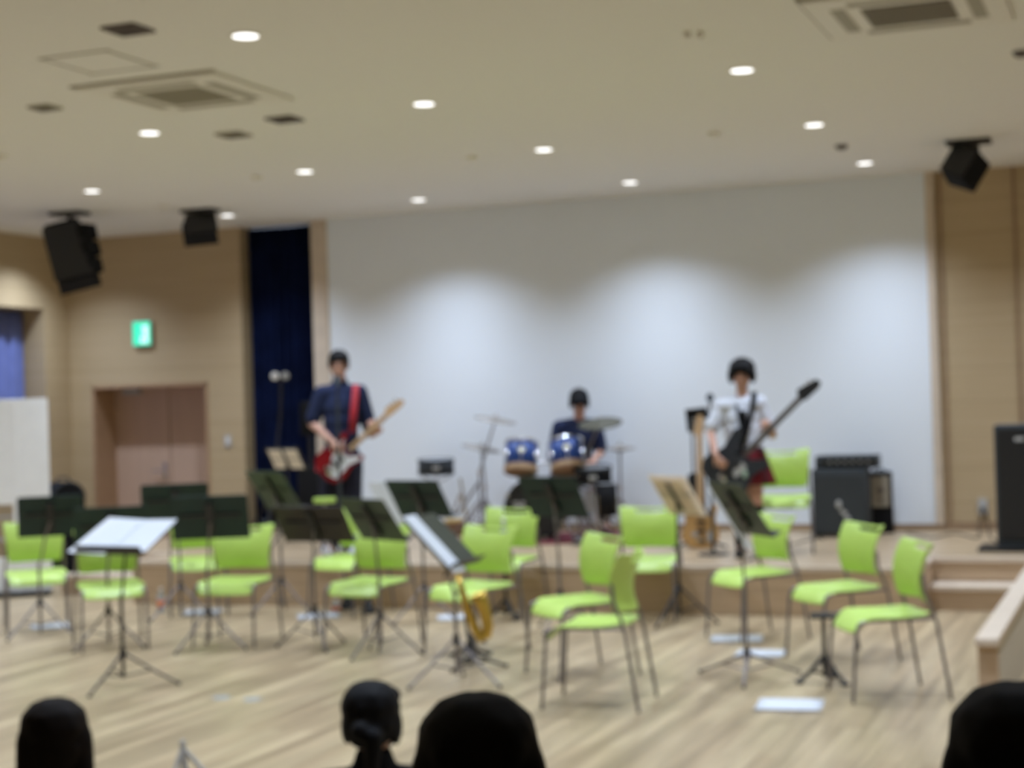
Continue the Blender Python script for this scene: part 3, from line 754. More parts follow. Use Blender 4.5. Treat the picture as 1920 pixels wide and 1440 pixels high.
for k in range(8):
    a = k*PI/4+.3; build('tension_claw', MB().box((.278*math.cos(a), .02, cz+.278*math.sin(a)), (.03, .06, .03), bev=.004), M['bright'], bd)
for s_ in (-1, 1): build('spur', MB().tube([(s_*.25, .12, .20), (s_*.34, .05, .01)], .009, 8), M['bright'], bd)
def tom(px, py, r, hgt, tiltx, tilty):
    c = f(px, py, .12); mx = Matrix.Translation(c) @ Matrix.Rotation(R(tilty), 4, 'Y') @ Matrix.Rotation(R(tiltx), 4, 'X')
    t = build('tom', MB().lathe([(r, -hgt/2), (r, hgt/2)], 36, mx, cap=False), M['blue'], bd, solid=.005); t['label'] = 'blue tom drum'
    build('batter_head', MB().lathe([(0, hgt/2-.004), (r-.002, hgt/2-.004), (r-.002, hgt/2), (0, hgt/2)], 36, mx), M['drumhead'], t)
    build('bottom_head', MB().lathe([(0, -hgt/2-.01), (r-.002, -hgt/2-.01), (r-.002, -hgt/2-.006), (0, -hgt/2-.006)], 36, mx), M['hoop'], t)
    for zz, mt in ((hgt/2, 'bright'), (-hgt/2, 'hoop')):
        hh_ = .02 if zz > 0 else .05
        build('hoop', MB().lathe([(r+.001, zz-hh_/2), (r+.008, zz-hh_/2), (r+.008, zz+hh_/2), (r+.001, zz+hh_/2), (r+.001, zz-hh_/2)], 36, mx, cap=False), M[mt], t)
    build('badge', MB().box(mx @ Vector((0, -r-.003, .02)), (.055, .006, .04), rot=mx.to_3x3(), bev=.002), M['badge'], t)
    for k in range(6):
        a = k*PI/3+PI/6; q = Vector((math.cos(a)*(r+.008), math.sin(a)*(r+.008), 0))
        build('lug', MB().tube([mx @ (q+Vector((0, 0, -hgt*.42))), mx @ (q+Vector((0, 0, hgt*.45)))], .005, 6).box(mx @ q, (.025, .025, .05), rot=mx.to_3x3(), bev=.004), M['bright'], t)
tom(978, 858, .145, .25, -20, 4); tom(1064, 858, .155, .25, -24, -4)
build('tom_post', MB().tube([(.0, .16, .54), (.0, .16, .70)], .014).tube([f(1000, 870, .16), f(1045, 870, .16)], .012), M['bright'], bd)

def cymbal_stand(px, py, cx, cy, r, tiltx, tilty, label, mt='bronze', top=None, leg=.25, zb=ST, dy=0, hh=False, extra=None):
    f = Frame(px, py, zb); t = thing('cymbal_stand', label, 'cymbal stand', f.P, f.th, 'cymbal stands of the drum kit')
    c = f(cx, cy, dy)
    build('pole', MB().tube([(0, 0, .05), (0, 0, c.z*.55), c], [.013, .011, .008]), M['chrome'], t)
    build('joint', MB().ell((0, 0, c.z*.55), (.022, .022, .03)), M['bright'], t)
    tripod(t, 0, leg, M['chrome'], hubz=.34, a0=50, r=.009)
    for k, (ax, ay) in enumerate([(cx, cy)]+(extra or [])):
        cc = f(ax, ay, dy); rr = r if k == 0 else r*.95
        tx, ty = (tiltx, tilty)
        mx = Matrix.Translation(cc) @ Matrix.Rotation(R(ty), 4, 'Y') @ Matrix.Rotation(R(tx), 4, 'X')
        prof = [(.008, .018), (.03, .016), (.045, .004), (rr*.6, -.004), (rr, -.014)]
        cy_ = build('cymbal', MB().lathe(prof, 40, mx, cap=False), M[mt], t, solid=.003)
        build('wing_nut', MB().tube([mx @ Vector((0, 0, .0)), mx @ Vector((0, 0, .05))], .007, 8), M['bright'], cy_)
        if hh: build('cymbal', MB().lathe([(a, -b-.03) for a, b in prof], 40, mx, cap=False), M[mt], t, solid=.003)
cymbal_stand(903, 1008, 930, 786, .20, 6, 11, 'chrome stand with the high left tilted cymbal', 'pale_bronze', leg=.28)
cymbal_stand(912, 1004, 903, 838, .19, 6, 12, 'chrome stand with the low left tilted cymbal', 'pale_bronze', leg=.26, dy=.0)
cymbal_stand(1088, 1012, 1126, 793, .20, 15, -5, 'stand with the dark ride cymbal in front of the drummer', 'bronze', leg=.24, zb=ST+RUG)
cymbal_stand(1166, 1006, 1163, 838, .145, 2, 0, 'hi-hat stand with two thin cymbals right of the drummer', 'pale_bronze', leg=.22, hh=True)

def snare(px, py, cx, cy, r, hgt, label, shell, zb, leg=.2, tilt=6):
    f = Frame(px, py, zb); t = thing('snare_drum', label, 'drum', f.P, f.th); c = f(cx, cy)
    mx = Matrix.Translation(c) @ Matrix.Rotation(R(tilt), 4, 'X')
    build('shell', MB().lathe([(r, -hgt/2), (r, hgt/2)], 36, mx, cap=False), M[shell], t, solid=.005)
    build('batter_head', MB().lathe([(0, hgt/2-.004), (r, hgt/2-.004), (r, hgt/2), (0, hgt/2)], 36, mx), M['drumhead'], t)
    for zz in (-hgt/2, hgt/2): build('hoop', MB().lathe([(r, zz-.01), (r+.009, zz-.01), (r+.009, zz+.01), (r, zz+.01), (r, zz-.01)], 36, mx, cap=False), M['dgrey'], t)
    build('badge', MB().box(mx @ Vector((0, -r-.004, 0)), (.07, .006, .035)), M['grey'], t, False)
    build('pole', MB().tube([(0, 0, .06), (0, 0, c.z-hgt/2-.03)], .012), M['bright'], t)
    bs = MB()
    for k in range(3):
        a = k*2*PI/3+.5; bs.tube([(0, 0, c.z-hgt/2-.10), (r*.95*math.cos(a), r*.95*math.sin(a), c.z-hgt/2-.03), (r*1.02*math.cos(a), r*1.02*math.sin(a), c.z-hgt/2+.02)], .007, 8)
    build('basket', bs, M['bright'], t); tripod(t, 0, leg, M['bright'], hubz=.22, a0=30, r=.008)
snare(822, 1000, 818, 875, .172, .13, 'dark snare drum on a silver stand behind the slanted desk, left of the kit', 'dgrey', ST, tilt=2)
snare(1112, 1010, 1112, 890, .165, .13, 'dark snare drum in front of the drummer knees', 'matte', ST+RUG)
f = Frame(1140, 1014, ST+RUG)
ft = thing('floor_tom', 'dark floor drum on silver legs right of the drum kit', 'drum', f.P, f.th)
build('shell', MB().lathe([(.09, .22), (.09, .50)], 30, Matrix.Translation((0, .05, 0)), cap=False), M['matte'], ft, solid=.005)
build('batter_head', MB().lathe([(0, .50), (.09, .50), (.09, .505), (0, .505)], 30, Matrix.Translation((0, .05, 0))), M['drumhead'], ft)
for k in range(3):
    a = k*2*PI/3-.4; build('leg', MB().tube([(.1*math.cos(a), .05+.1*math.sin(a), .40), (.1*math.cos(a), .05+.1*math.sin(a), .05), (.13*math.cos(a), .05+.13*math.sin(a), .008)], .006, 8), M['bright'], ft)
pd = Frame(1085, 1018, ST+RUG)
pp = thing('drum_pedal', 'silver drum pedal on the red rug beside the bass drum', 'pedal', pd.P, pd.th)
build('footboard', MB().box((0, .0, .035), (.08, .26, .015), rot=Euler((R(8), 0, 0)).to_matrix(), bev=.004), M['bright'], pp)
build('base_plate', MB().box((0, 0, .006), (.1, .28, .01)), M['black'], pp, False); build('beater', MB().tube([(0, .1, .05), (0, .12, .22)], .006).ell((0, .12, .23), (.025, .03, .025)), M['bright'], pp)

# small clutter left of the kit
f = Frame(852, 1006, ST)
tag(build('wooden_box', MB().box((0, .09, .065), (.2, .16, .13), bev=.008), M['box_brown'], loc=f.P, rot=(0, 0, f.th)), 'small brown wooden box on the stage left of the drum kit', 'box')
tag(build('folded_cloth', MB().box((0, .09, .146), (.18, .14, .03), bev=.012), M['yellow'], loc=f.P, rot=(0, 0, f.th)), 'yellow folded cloth on the small brown box', 'cloth')
f = Frame(842, 1010, ST)
bp = thing('folding_stand', 'silver folded stand with a slanting arm behind the snare drum', 'stand', f.P+Vector((0, .25, 0)), f.th)
build('pole', MB().tube([(.1, .1, .0), (.02, .1, .55)], .012), M['bright'], bp); build('arm', MB().tube([(-.02, .1, .2), (.20, .1, .50)], .012), M['chrome'], bp)
build('leg', MB().tube([(.02, .1, .40), (-.14, .1, .01)], .010), M['bright'], bp); build('leg', MB().tube([(.02, .1, .40), (.1, .28, .01)], .010), M['bright'], bp)

# round green stool before the guitarist
f = Frame(612, 1052, ST)
s = f.s; q = f(610, 938)
gs = thing('round_stool', 'tiny stool with a pale green seat on the stage before the guitarist', 'stool', f.P, f.th)
build('seat', MB().lathe([(0, q.z-.02), (.088, q.z-.02), (.095, q.z), (.088, q.z+.02), (0, q.z+.025)], 28), M['green'], gs)
build('pole', MB().tube([(0, 0, .04), (0, 0, q.z-.02)], .012), M['bright'], gs)
tripod(gs, 0, .13, M['bright'], hubz=.18, a0=30)

# stand with two white lamps, stage left
f = Frame(505, 1004, ST)
tl = thing('twin_lamp_stand', 'tall thin black stand carrying two round white lamps before the navy curtain', 'lamp stand', f.P, f.th)
tp = f(527, 712)
build('pole', MB().tube([(0, 0, .05), f(518, 850), f(526, 780), tp], .014), M['black'], tl)
build('crossbar', MB().tube([f(508, 712), f(544, 712)], .012), M['black'], tl)
for x, mt in ((516, 'white'), (535, 'grey')):
    c = f(x, 705, -.03); hd = build('lamp_head', MB().lathe([(.015, .08), (.040, .04), (.046, 0), (.0, 0)], 24, Matrix.Translation(c) @ Matrix.Rotation(-PI/2, 4, 'X')), M['black'], tl)
    build('lens', MB().lathe([(0, -.001), (.04, -.001), (.04, -.006), (0, -.010)], 24, Matrix.Translation(c) @ Matrix.Rotation(-PI/2, 4, 'X')), M[mt], hd)
tripod(tl, 0, .26, M['black'], hubz=.35, a0=30)
f = Frame(548, 1008, ST)
cs = thing('covered_speaker', 'tall black cloth-covered box standing in the dark before the navy curtain', 'speaker', f.P+Vector((-.05, .5, 0)), f.th)
build('cabinet', MB().box((0, 0, .35), (.26, .26, .66), bev=.02), M['matte'], cs); build('pole', MB().tube([(0, 0, .66), (0, 0, 1.25)], .018), M['black'], cs)
build('upper_case', MB().box((0, 0, 1.16), (.18, .16, .34), bev=.02), M['matte'], cs)
# small stand with 2 cream sheets
f = Frame(545, 1022, ST, -40); th = f.th
s15 = thing('music_stand', 'thin black music stand with cream sheets before the navy curtain', 'music stand', f.P, th, 'music stands')
c = Frame(545, 1022, ST)(537, 860); c = Matrix.Rotation(-R(-40), 4, 'Z') @ c
build('pole', MB().tube([(0, 0, .05), (0, 0, c.z*.6), c], .010), M['black'], s15); tripod(s15, 0, .22, M['black'], hubz=.22, a0=20)
e = Matrix.Translation(c) @ Matrix.Rotation(R(32), 4, 'X')
build('desk', MB().prism([(-.2, -.12), (.2, -.12), (.2, .12), (-.2, .12)], .004, e), M['black'], s15, False)
for x in (-.095, .095):
    for z in (-.055, .055):
        o = build('sheet_music', MB().box((0, 0, 0), (.15, .003, .10)), M['ivory'], None, False); o.matrix_world = Matrix.Translation(f.P) @ rotz(th) @ e @ Matrix.Translation((x, -.006, z))
        tag(o, 'cream card, %s %s of four, clipped to the thin stand before the navy curtain' % ('upper' if z > 0 else 'lower', 'left' if x < 0 else 'right'), 'sheet music', G2)

# upright bass guitar resting on a black stand
def guitar(name, label, cat, mx, bodypoly, bodymat, necklen, neckw, headpoly, headmat, neckmat, guard=None, guardmat=None, strap=None, strapmat=None, pick=2, body_t=.045, group=None):
    t = thing(name, label, cat); t.matrix_world = mx
    build('body', MB().prism(bodypoly, body_t, bev=.008), bodymat, t)
    if guard: build('pickguard', MB().prism(guard, .004, Matrix.Translation((0, -.0045, 0))), guardmat, t, False)
    nb = MB(); z0 = bodypoly[0][1]
    nb.box((0, .006, .12+necklen/2), (neckw, .024, necklen), bev=.006); build('neck', nb, neckmat, t)
    build('headstock', MB().prism([(x, .12+necklen+z) for x, z in headpoly], .016, Matrix.Translation((0, .002, 0))), headmat, t, False)
    for k in range(4): build('tuning_peg', MB().tube([(-.03, .01, .16+necklen+.035*k), (-.055, .01, .16+necklen+.035*k)], .007, 8), M['bright'], t)
    for k in range(pick): build('pickup', MB().box((0, -.008, .02-.07*k), (.075, .012, .022), bev=.003), M['black'], t)
    build('bridge', MB().box((0, -.008, -.13), (.07, .014, .035), bev=.003), M['bright'], t)
    st = MB()
    for k in range(4): st.tube([(-.018+.012*k, -.012, -.13), (-.014+.009*k, -.010, .12+necklen)], .0008, 5)
    build('strings', st, M['strings'], t)
    if strap: build('strap', strap, strapmat, t, solid=.003)
    return t
SB = [(-.02, -.20), (.06, -.20), (.12, -.17), (.155, -.11), (.155, -.05), (.125, .0), (.115, .04), (.13, .09), (.145, .14), (.13, .175), (.10, .17), (.07, .12), (.035, .085), (-.035, .085), (-.07, .13), (-.10, .20), (-.135, .215), (-.15, .17), (-.135, .10), (-.115, .04), (-.125, .0), (-.155, -.06), (-.155, -.12), (-.12, -.175)]
HD = [(-.022, 0), (.022, 0), (.03, .03), (.035, .15), (.02, .19), (-.015, .18), (-.05, .03)]
f = Frame(1312, 1028, ST, 6)
c = f(1312, 992, 0)
bg = guitar('bass_guitar', 'amber wooden bass guitar standing upright on a black stand', 'guitar', Matrix.Translation(f.P) @ rotz(f.th) @ Matrix.Translation(c+Vector((.01, 0, .035))) @ Matrix.Rotation(R(-9), 4, 'X') @ Matrix.Rotation(R(2.0), 4, 'Y'),
            SB, M['bodywood'], .62, .052, HD, M['maple'], M['maple'])
build('control_plate', MB().box((.08, -.004, -.10), (.05, .006, .09), bev=.002), M['grey'], bg); build('thumb_rest', MB().ell((-.05, -.004, -.08), (.03, .006, .02)), M['grey'], bg)
gs_ = thing('guitar_stand', 'low black stand under the upright amber bass guitar', 'stand', f.P, f.th)
build('yoke', MB().tube([(-.12, -.05, .05), (-.10, .03, .045), (.10, .03, .045), (.12, -.05, .05)], .010), M['black'], gs_)
build('spine', MB().tube([(0, .06, .03), (0, .16, .60)], .011), M['black'], gs_)
for x, y in ((-.22, -.02), (.22, -.02), (0, .26)): build('leg', MB().tube([(0, .07, .08), (x, y, .01)], .010), M['black'], gs_)

# microphone stands
def mic_stand(px, py, mx_, my, label, dy=-.1, boom=None):
    f = Frame(px, py, ST); t = thing('microphone_stand', label, 'microphone stand', f.P, f.th); c = f(mx_, my, dy)
    build('base', MB().lathe([(0, 0), (.12, 0), (.12, .012), (.02, .025), (0, .025)], 30), M['black'], t)
    k = c.z-.12
    build('pole', MB().tube([(0, 0, .02), (0, 0, k)], .013), M['dgrey'], t)
    build('boom', MB().tube([(0, 0, k), c+Vector((0, -.04, -.03))], .008), M['black'], t)
    build('microphone', MB().tube([c+Vector((0, -.10, -.05)), c], [.012, .018]).ell(c+Vector((0, .015, .008)), (.032, .032, .036)), M['dgrey'], t)
mic_stand(641, 1046, 634, 712, 'microphone on a straight stand in front of the guitarist', -.02)
mic_stand(1338, 1040, 1333, 745, 'microphone on a stand left of the bass player')
f = Frame(1296, 1022, ST)
ms = thing('music_stand', 'small black desk on a thin stand behind the headstock of the upright bass guitar', 'music stand', f.P+Vector((0, .15, 0)), f.th, 'music stands')
c = f(1299, 788)
build('pole', MB().tube([(0, 0, .05), (0, 0, c.z)], .010), M['black'], ms); tripod(ms, 0, .2, M['black'], hubz=.2, a0=30)
e = Matrix.Translation(c) @ Matrix.Rotation(R(12), 4, 'X') @ Matrix.Rotation(R(-5), 4, 'Y')
build('desk', MB().prism([(-.09, -.10), (.10, -.10), (.10, .10), (-.09, .10)], .008, e), M['matte'], ms, False); build('card', MB().box(e @ Vector((.06, -.006, -.04)), (.06, .004, .09), rot=e.to_3x3()), M['paper'], ms, False)
f = Frame(1290, 1012, ST)
tag(build('black_bag', MB().box((0, .1, .29), (.16, .16, .55), bev=.04), M['matte'], loc=f.P+Vector((.0, .35, 0)), rot=(0, 0, f.th)), 'upright black bag behind the upright bass guitar', 'bag')

# ------------------------------------------------------------------ people
def V(*a): return Vector(a)
def hand(mb, wrist, d, nrm, curl=35, s=1.0, left=False, spread=.0):
    # palm plus five separate fingers; d points along the hand, nrm out of the palm
    d = d.normalized(); nrm = (nrm-d*nrm.dot(d)).normalized(); side = d.cross(nrm)*(-1 if left else 1)
    for k in (-1, -.33, .33, 1):
        mb.cap(wrist+d*.005, wrist+d*.085*s+side*.029*k*s, .017*s, .0125*s)
    ln = [.072, .080, .074, .058]
    for k in range(4):
        off = (-1+k*2/3)*.031*s; p = wrist+d*.082*s+side*off; dd = d.copy(); ax = dd.cross(nrm)
        for q, fr in enumerate((.45, .30, .25)):
            dd = (Matrix.Rotation(R(curl*(1+.1*k)), 3, ax) @ dd).normalized(); p2 = p+dd*ln[k]*fr*1.05*s
            mb.cap(p, p2, (.0098-.0008*q)*s, (.0090-.0008*q)*s); p = p2
    p = wrist+d*.022*s-side*.026*s; dd = (d*.7-side*.7+nrm*.35).normalized()
    p2 = p+dd*.04*s; mb.cap(p, p2, .0125*s, .0105*s); dd = (dd+d*.5+nrm*.5).normalized(); mb.cap(p2, p2+dd*.032*s, .0105*s, .009*s)

def head_parts(mb, c, rot, s=1.0):
    # c: centre of the head; rot: 3x3, local -y is the face
    E = lambda p, r: mb.ell(c+rot @ (Vector(p)*s), tuple(a*s for a in r), rot)
    E((0, .012, .030), (.076, .094, .085)); E((0, -.018, -.035), (.060, .070, .075)); E((0, -.045, -.085), (.034, .035, .026)); E((0, -.028, -.065), (.050, .048, .040))
    E((0, -.092, -.014), (.011, .018, .022)); E((0, -.100, -.026), (.014, .013, .010)); E((0, -.080, .022), (.045, .014, .012))
    E((0, -.083, -.058), (.022, .010, .006)); E((0, -.081, -.066), (.018, .010, .006))
    for q in (-1, 1): E((q*.038, -.062, -.025), (.022, .022, .022)); E((q*.078, .008, -.010), (.009, .018, .030))

def eyes(c, rot, par, s=1.0):
    for q in (-1, 1):
        build('eye', MB().ell(c+rot @ V(q*.031*s, -.077*s, .002*s), (.012*s, .008*s, .007*s), rot), M['eye'], par)
        build('eyebrow', MB().tube([c+rot @ V(q*.014*s, -.090*s, .022*s), c+rot @ V(q*.034*s, -.086*s, .027*s), c+rot @ V(q*.052*s, -.072*s, .021*s)], .0032*s, 6), M['hair'], par)

def trunk(mb, J, g=0.0, k=1.0):
    # torso volumes from pelvis to shoulders, grown by g
    pel, che, nk = J['pelvis'], J['chest'], J['neck']
    ax = (che-pel).normalized(); lr = (J['shL']-J['shR']).normalized(); fb = ax.cross(lr).normalized()
    rot = Matrix((lr, -fb, ax)).transposed()
    hipw = J.get('hipw', .155)*k
    mb.ell(pel, (hipw+g, .105*k+g, .12*k+g), rot); mid = (pel+che)/2
    mb.ell(mid, (.140*k+g, .098*k+g, .20*k+g), rot); mb.ell(mid.lerp(che, .5), (.148*k+g, .104*k+g, .18*k+g), rot)
    mb.ell(che, (.155*k+g, .108*k+g, .17*k+g), rot)
    up = che+(nk-che)*.55
    mb.cap(up, J['shR'], .070*k+g, .052*k+g); mb.cap(up, J['shL'], .070*k+g, .052*k+g)

def limb(mb, pts, rad, g=0.0):
    for a, b, ra, rb in zip(pts, pts[1:], rad, rad[1:]): mb.cap(a, b, ra+g, rb+g)

# --- guitarist
f = Frame(640, 1037, ST)
gt = thing('person', 'tall standing person in dark navy shirt playing a red and white electric guitar', 'person', f.P, f.th)
J = dict(pelvis=f(640, 862), chest=f(641, 765), neck=f(638, 714), shL=f(675, 736), shR=f(604, 736))
hc = f(636, 684, -.02); hrot = Euler((R(10), 0, R(-4))).to_matrix()
elR, wrR = f(586, 792, .02), f(622, 822, -.20)
elL, wrL = f(697, 816, .04), f(713, 806, -.13)
b = MB(); trunk(b, J)
b.cap(J['neck']-V(0, 0, .03), hc+V(0, .02, -.06), .058, .052); head_parts(b, hc, hrot, 1.08)
limb(b, [J['shR'], elR, wrR], [.050, .041, .027]); limb(b, [J['shL'], elL, wrL], [.050, .041, .027])
hand(b, wrR, f(636, 832, -.24)-wrR, V(.2, .9, -.5), 28); hand(b, wrL, V(-.55, -.55, .35), V(-.35, .45, .75), 40, left=True)
for sx_, hx, kx, ax_ in ((-1, 619, 619, 618), (1, 659, 659, 660)):
    hp, kn, an = f(hx, 868), f(kx, 950, -.02), f(ax_, 1024, .02)
    limb(b, [hp, kn, an, an+V(sx_*.02, -.15, -.035)], [.082, .056, .040, .030])
flesh('body', b, M['skin'], gt, .0065)
eyes(hc, hrot, gt, 1.08)
hr = MB(); E = lambda p, r: hr.ell(hc+hrot @ Vector(p), r, hrot)
E((0, .025, .048), (.094, .102, .088)); E((0, .055, -.01), (.082, .062, .075)); E((0, -.055, .078), (.076, .052, .036)); E((-.03, -.078, .056), (.035, .022, .026)); E((.035, -.074, .06), (.035, .022, .024))
for q in (-1, 1): E((q*.078, -.005, .02), (.016, .045, .045))
flesh('hair', hr, M['hair'], gt, .007, 2)
sh = MB(); trunk(sh, J, .016); hem = f(640, 872); sh.ell(J['pelvis']+V(0, 0, .02), (.178, .128, .13))
slR = J['shR']+(elR-J['shR'])*.86; slL = J['shL']+(elL-J['shL'])*.86
limb(sh, [J['shR'], slR], [.070, .068]); limb(sh, [J['shL'], slL], [.070, .068]); sh.cap(J['neck']-V(0, -.01, .05), J['neck']-V(0, -.01, .01), .075, .068)
flesh('shirt', sh, M['navy_cloth'], gt, .009)
tr = MB(); tr.ell(J['pelvis']-V(0, 0, .05), (.165, .118, .11))
for hx, kx, ax_ in ((619, 619, 618), (659, 659, 660)): limb(tr, [f(hx, 872), f(kx, 950, -.02), f(ax_, 1022, .02)], [.102, .090, .082])
flesh('trousers', tr, M['dark_cloth'], gt, .009)
for ax_, q in ((616, -1), (661, 1)):
    a = f(ax_, 1028, .02); a.z = .045
    s_ = MB(); s_.cap(a+V(0, .04, -.005), a+V(q*.02, -.15, -.012), .045, .036); s_.box((a.x+q*.01, a.y-.055, .012), (.085, .27, .024), bev=.01); flesh('shoe', s_, M['white_cloth'], gt, .007)
# guitar in front of the guitarist
gc = f(636, 858, -.19); ang = math.atan2(108, 122)
mxg = Matrix.Translation(f.P) @ rotz(f.th) @ Matrix.Translation(gc) @ Matrix.Rotation(R(90)-ang*1.0, 4, 'Y') @ Matrix.Translation((0, -.03, 0))
st = MB()
imx = (Matrix.Translation(gc) @ Matrix.Rotation(R(90)-ang, 4, 'Y') @ Matrix.Translation((0, -.03, 0))).inverted()
sp = [f(660, 808, -.19), f(664, 770, -.155), f(667, 735, -.135), f(668, 722, -.06), f(668, 722, .05), f(655, 760, .15), f(630, 820, .17), f(600, 860, .10), f(598, 880, -.12)]
def ribbon(mb, pts, wv, n=1):
    L_ = [[mb.bm.verts.new(imx @ (p+wv*q)) for q in (-1, 1)] for p in pts]
    for a, b2 in zip(L_, L_[1:]): mb.bm.faces.new((a[0], a[1], b2[1], b2[0]))
ribbon(st, sp, V(.028, 0, 0))
guard = [(.02, -.16), (.10, -.13), (.10, -.04), (.09, .03), (.12, .12), (.10, .15), (.03, .07), (-.03, .07), (-.075, .12), (-.10, .16), (-.085, .07), (-.06, -.02), (-.02, -.08)]
eg = guitar('electric_guitar', 'red electric guitar with white pickguard and pale maple neck, held by the guitarist', 'guitar', mxg, SB, M['cherry'], .44, .048, HD, M['maple'], M['maple'], guard, M['pickguard'], st, M['red'], 3)
for c_ in eg.children:
    if c_.name.startswith('strap'): c_['label'] = 'bright red shoulder strap'

# --- bass player
f = Frame(1405, 1043, ST)
bp_ = thing('person', 'standing person with black bob hair, white shirt and red plaid skirt playing a bass', 'person', f.P, f.th)
J = dict(pelvis=f(1398, 872), chest=f(1392, 782, .02), neck=f(1393, 742), shL=f(1425, 757), shR=f(1357, 760), hipw=.135)
hc = f(1393, 702, -.02); hrot = Euler((R(14), 0, R(-8))).to_matrix()
elR, wrR = f(1334, 806, .0), f(1343, 846, -.235)
elL, wrL = f(1449, 818, .04), f(1449, 806, -.13)
b = MB(); trunk(b, J, 0, .88)
b.cap(J['neck']-V(0, 0, .03), hc+V(0, .02, -.06), .048, .044); head_parts(b, hc, hrot, 1.0)
limb(b, [J['shR'], elR, wrR], [.042, .034, .023]); limb(b, [J['shL'], elL, wrL], [.042, .034, .023])
hand(b, wrR, f(1354, 862, -.25)-wrR, V(.3, .9, 0), 30, .92); hand(b, wrL, V(-.5, -.55, .45), V(-.35, .45, .75), 40, .92, left=True)
LG = []
for sx_, hx, kx, ax_ in ((-1, 1384, 1386, 1390), (1, 1415, 1418, 1424)):
    hp, kn, an = f(hx, 885), f(kx, 940, -.02), f(ax_, 1030, .02); LG.append((hp, kn, an))
    limb(b, [hp, kn, an, an+V(sx_*.02, -.13, -.035)], [.078, .052, .036, .026])
flesh('body', b, M['skin'], bp_, .0065)
eyes(hc, hrot, bp_)
hr = MB()
E((0, .025, .045), (.1, .105, .09)) if False else None
E = lambda p, r: hr.ell(hc+hrot @ Vector(p), r, hrot)
E((0, .028, .045), (.108, .112, .092)); E((0, .060, -.01), (.098, .072, .072)); E((0, -.060, .075), (.085, .050, .038))
for q in (-1, 1): E((q*.086, .0, -.005), (.026, .062, .065)); E((q*.04, -.085, .052), (.035, .022, .028))
flesh('hair', hr, M['hair'], bp_, .007, 2)
sh = MB(); trunk(sh, J, .020, .9); slR = J['shR']+(elR-J['shR'])*.80; slL = J['shL']+(elL-J['shL'])*.80
limb(sh, [J['shR'], slR], [.054, .064]); limb(sh, [J['shL'], slL], [.054, .064]); sh.cap(J['neck']-V(0, -.01, .05), J['neck']-V(0, -.01, .015), .066, .056)
flesh('shirt', sh, M['white_cloth'], bp_, .009)
tie = MB(); tie.box(f(1396, 790, -.155), (.05, .01, .20), rot=Euler((R(4), 0, 0)).to_matrix()); build('necktie', tie, M['black_cloth'], bp_, False)
sk = MB(); top_ = f(1399, 838); bot = f(1404, 908); n = 48; rings = []
for k in range(6):
    v = k/5; c = top_.lerp(bot, v); rr = .135+.075*v
    rings.append([sk.bm.verts.new(c+V(math.cos(2*PI*i/n)*rr*(1+.05*v*math.cos(i*PI/1.5)), math.sin(2*PI*i/n)*rr*.82*(1+.05*v*math.cos(i*PI/1.5)), 0)) for i in range(n)])
for a, b2 in zip(rings, rings[1:]):
    for i in range(n): sk.bm.faces.new((a[i], a[(i+1) % n], b2[(i+1) % n], b2[i]))
build('skirt', sk, M['plaid'], bp_, solid=.006)
for q, (hp, kn, an) in zip((-1, 1), LG):
    so = MB(); limb(so, [kn-V(0, 0, .05), kn.lerp(an, .5), an], [.056, .058, .044]); flesh('sock', so, M['black_cloth'], bp_, .009)
    a = an.copy(); a.z = .04; s_ = MB(); s_.cap(a+V(0, .03, 0), a+V(q*.02, -.13, -.01), .040, .032); s_.box((a.x+q*.01, a.y-.05, .011), (.075, .24, .022), bev=.01); flesh('shoe', s_, M['black_cloth'], bp_, .007)
gc = f(1378, 868, -.17); ang = math.atan2(150, 155)
mx_l = Matrix.Translation(gc) @ Matrix.Rotation(R(90)-ang, 4, 'Y') @ Matrix.Translation((0, -.03, 0)); imx = mx_l.inverted()
st = MB(); ribbon(st, [f(1386, 848, -.20), f(1402, 800, -.185), f(1412, 765, -.175), f(1415, 746, -.12), f(1416, 735, -.01), f(1414, 742, .09), f(1395, 790, .19), f(1365, 840, .15), f(1345, 885, -.10)], V(.022, 0, 0))
st2 = [f(1396, 812, -.19), f(1388, 780, -.175), f(1382, 755, -.13)]
ribbon(st, st2, V(.014, 0, 0))
bass = guitar('bass_guitar', 'dark grey black bass guitar with black headstock, held by the bass player', 'guitar', Matrix.Translation(f.P) @ rotz(f.th) @ mx_l, [(x*1.3, z*1.15) for x, z in SB], M['slate'], .60, .048, [(x*1.3, z*1.05) for x, z in HD], M['black'], M['neck_dark'], None, None, st, M['black_cloth'], 2)
tag_ = build('control_plate', MB().box((.05, -.005, .0), (.05, .006, .12)), M['grey'], bass, False)
kc = f(1397, 884, -.20); tag(build('key_charm', MB().ell(kc, (.022, .008, .035)), M['charm'], bp_), 'small pale green charm')

# --- drummer
f = Frame(1082, 1008, ST+RUG); dY = .75
P0 = f.P.copy(); dirn = Vector((P0.x, P0.y, 0)).normalized()
kk = 1+dY/13.6
def g(px, py, y=0): # point at dY behind the frame foot, in the frame
    v = Vector(((px-1082-(py-1008)*.0265)/f.s, 0, (1008-py)/f.s))
    # continue the camera ray dY+y metres further
    hz = CAMH-ST-RUG
    q = 1+(dY+y)/13.6
    return Vector((v.x*q, dY+y, hz+(v.z-hz)*q))
dm = thing('person', 'seated drummer with black hair in a navy shirt behind the blue toms', 'person', f.P, f.th)
seat_z = .50
J = dict(pelvis=g(1082, 915, .06), chest=g(1083, 822, -.02), neck=g(1087, 780, -.06), shL=g(1118, 800, -.03), shR=g(1049, 800, -.03)); J['pelvis'].z = seat_z+.12
hc = g(1087, 756, -.12); hrot = Euler((R(34), 0, R(6))).to_matrix()
elR, wrR = g(1038, 862, -.02), g(1062, 880, -.24); elL, wrL = g(1128, 848, .0), g(1112, 866, -.25)
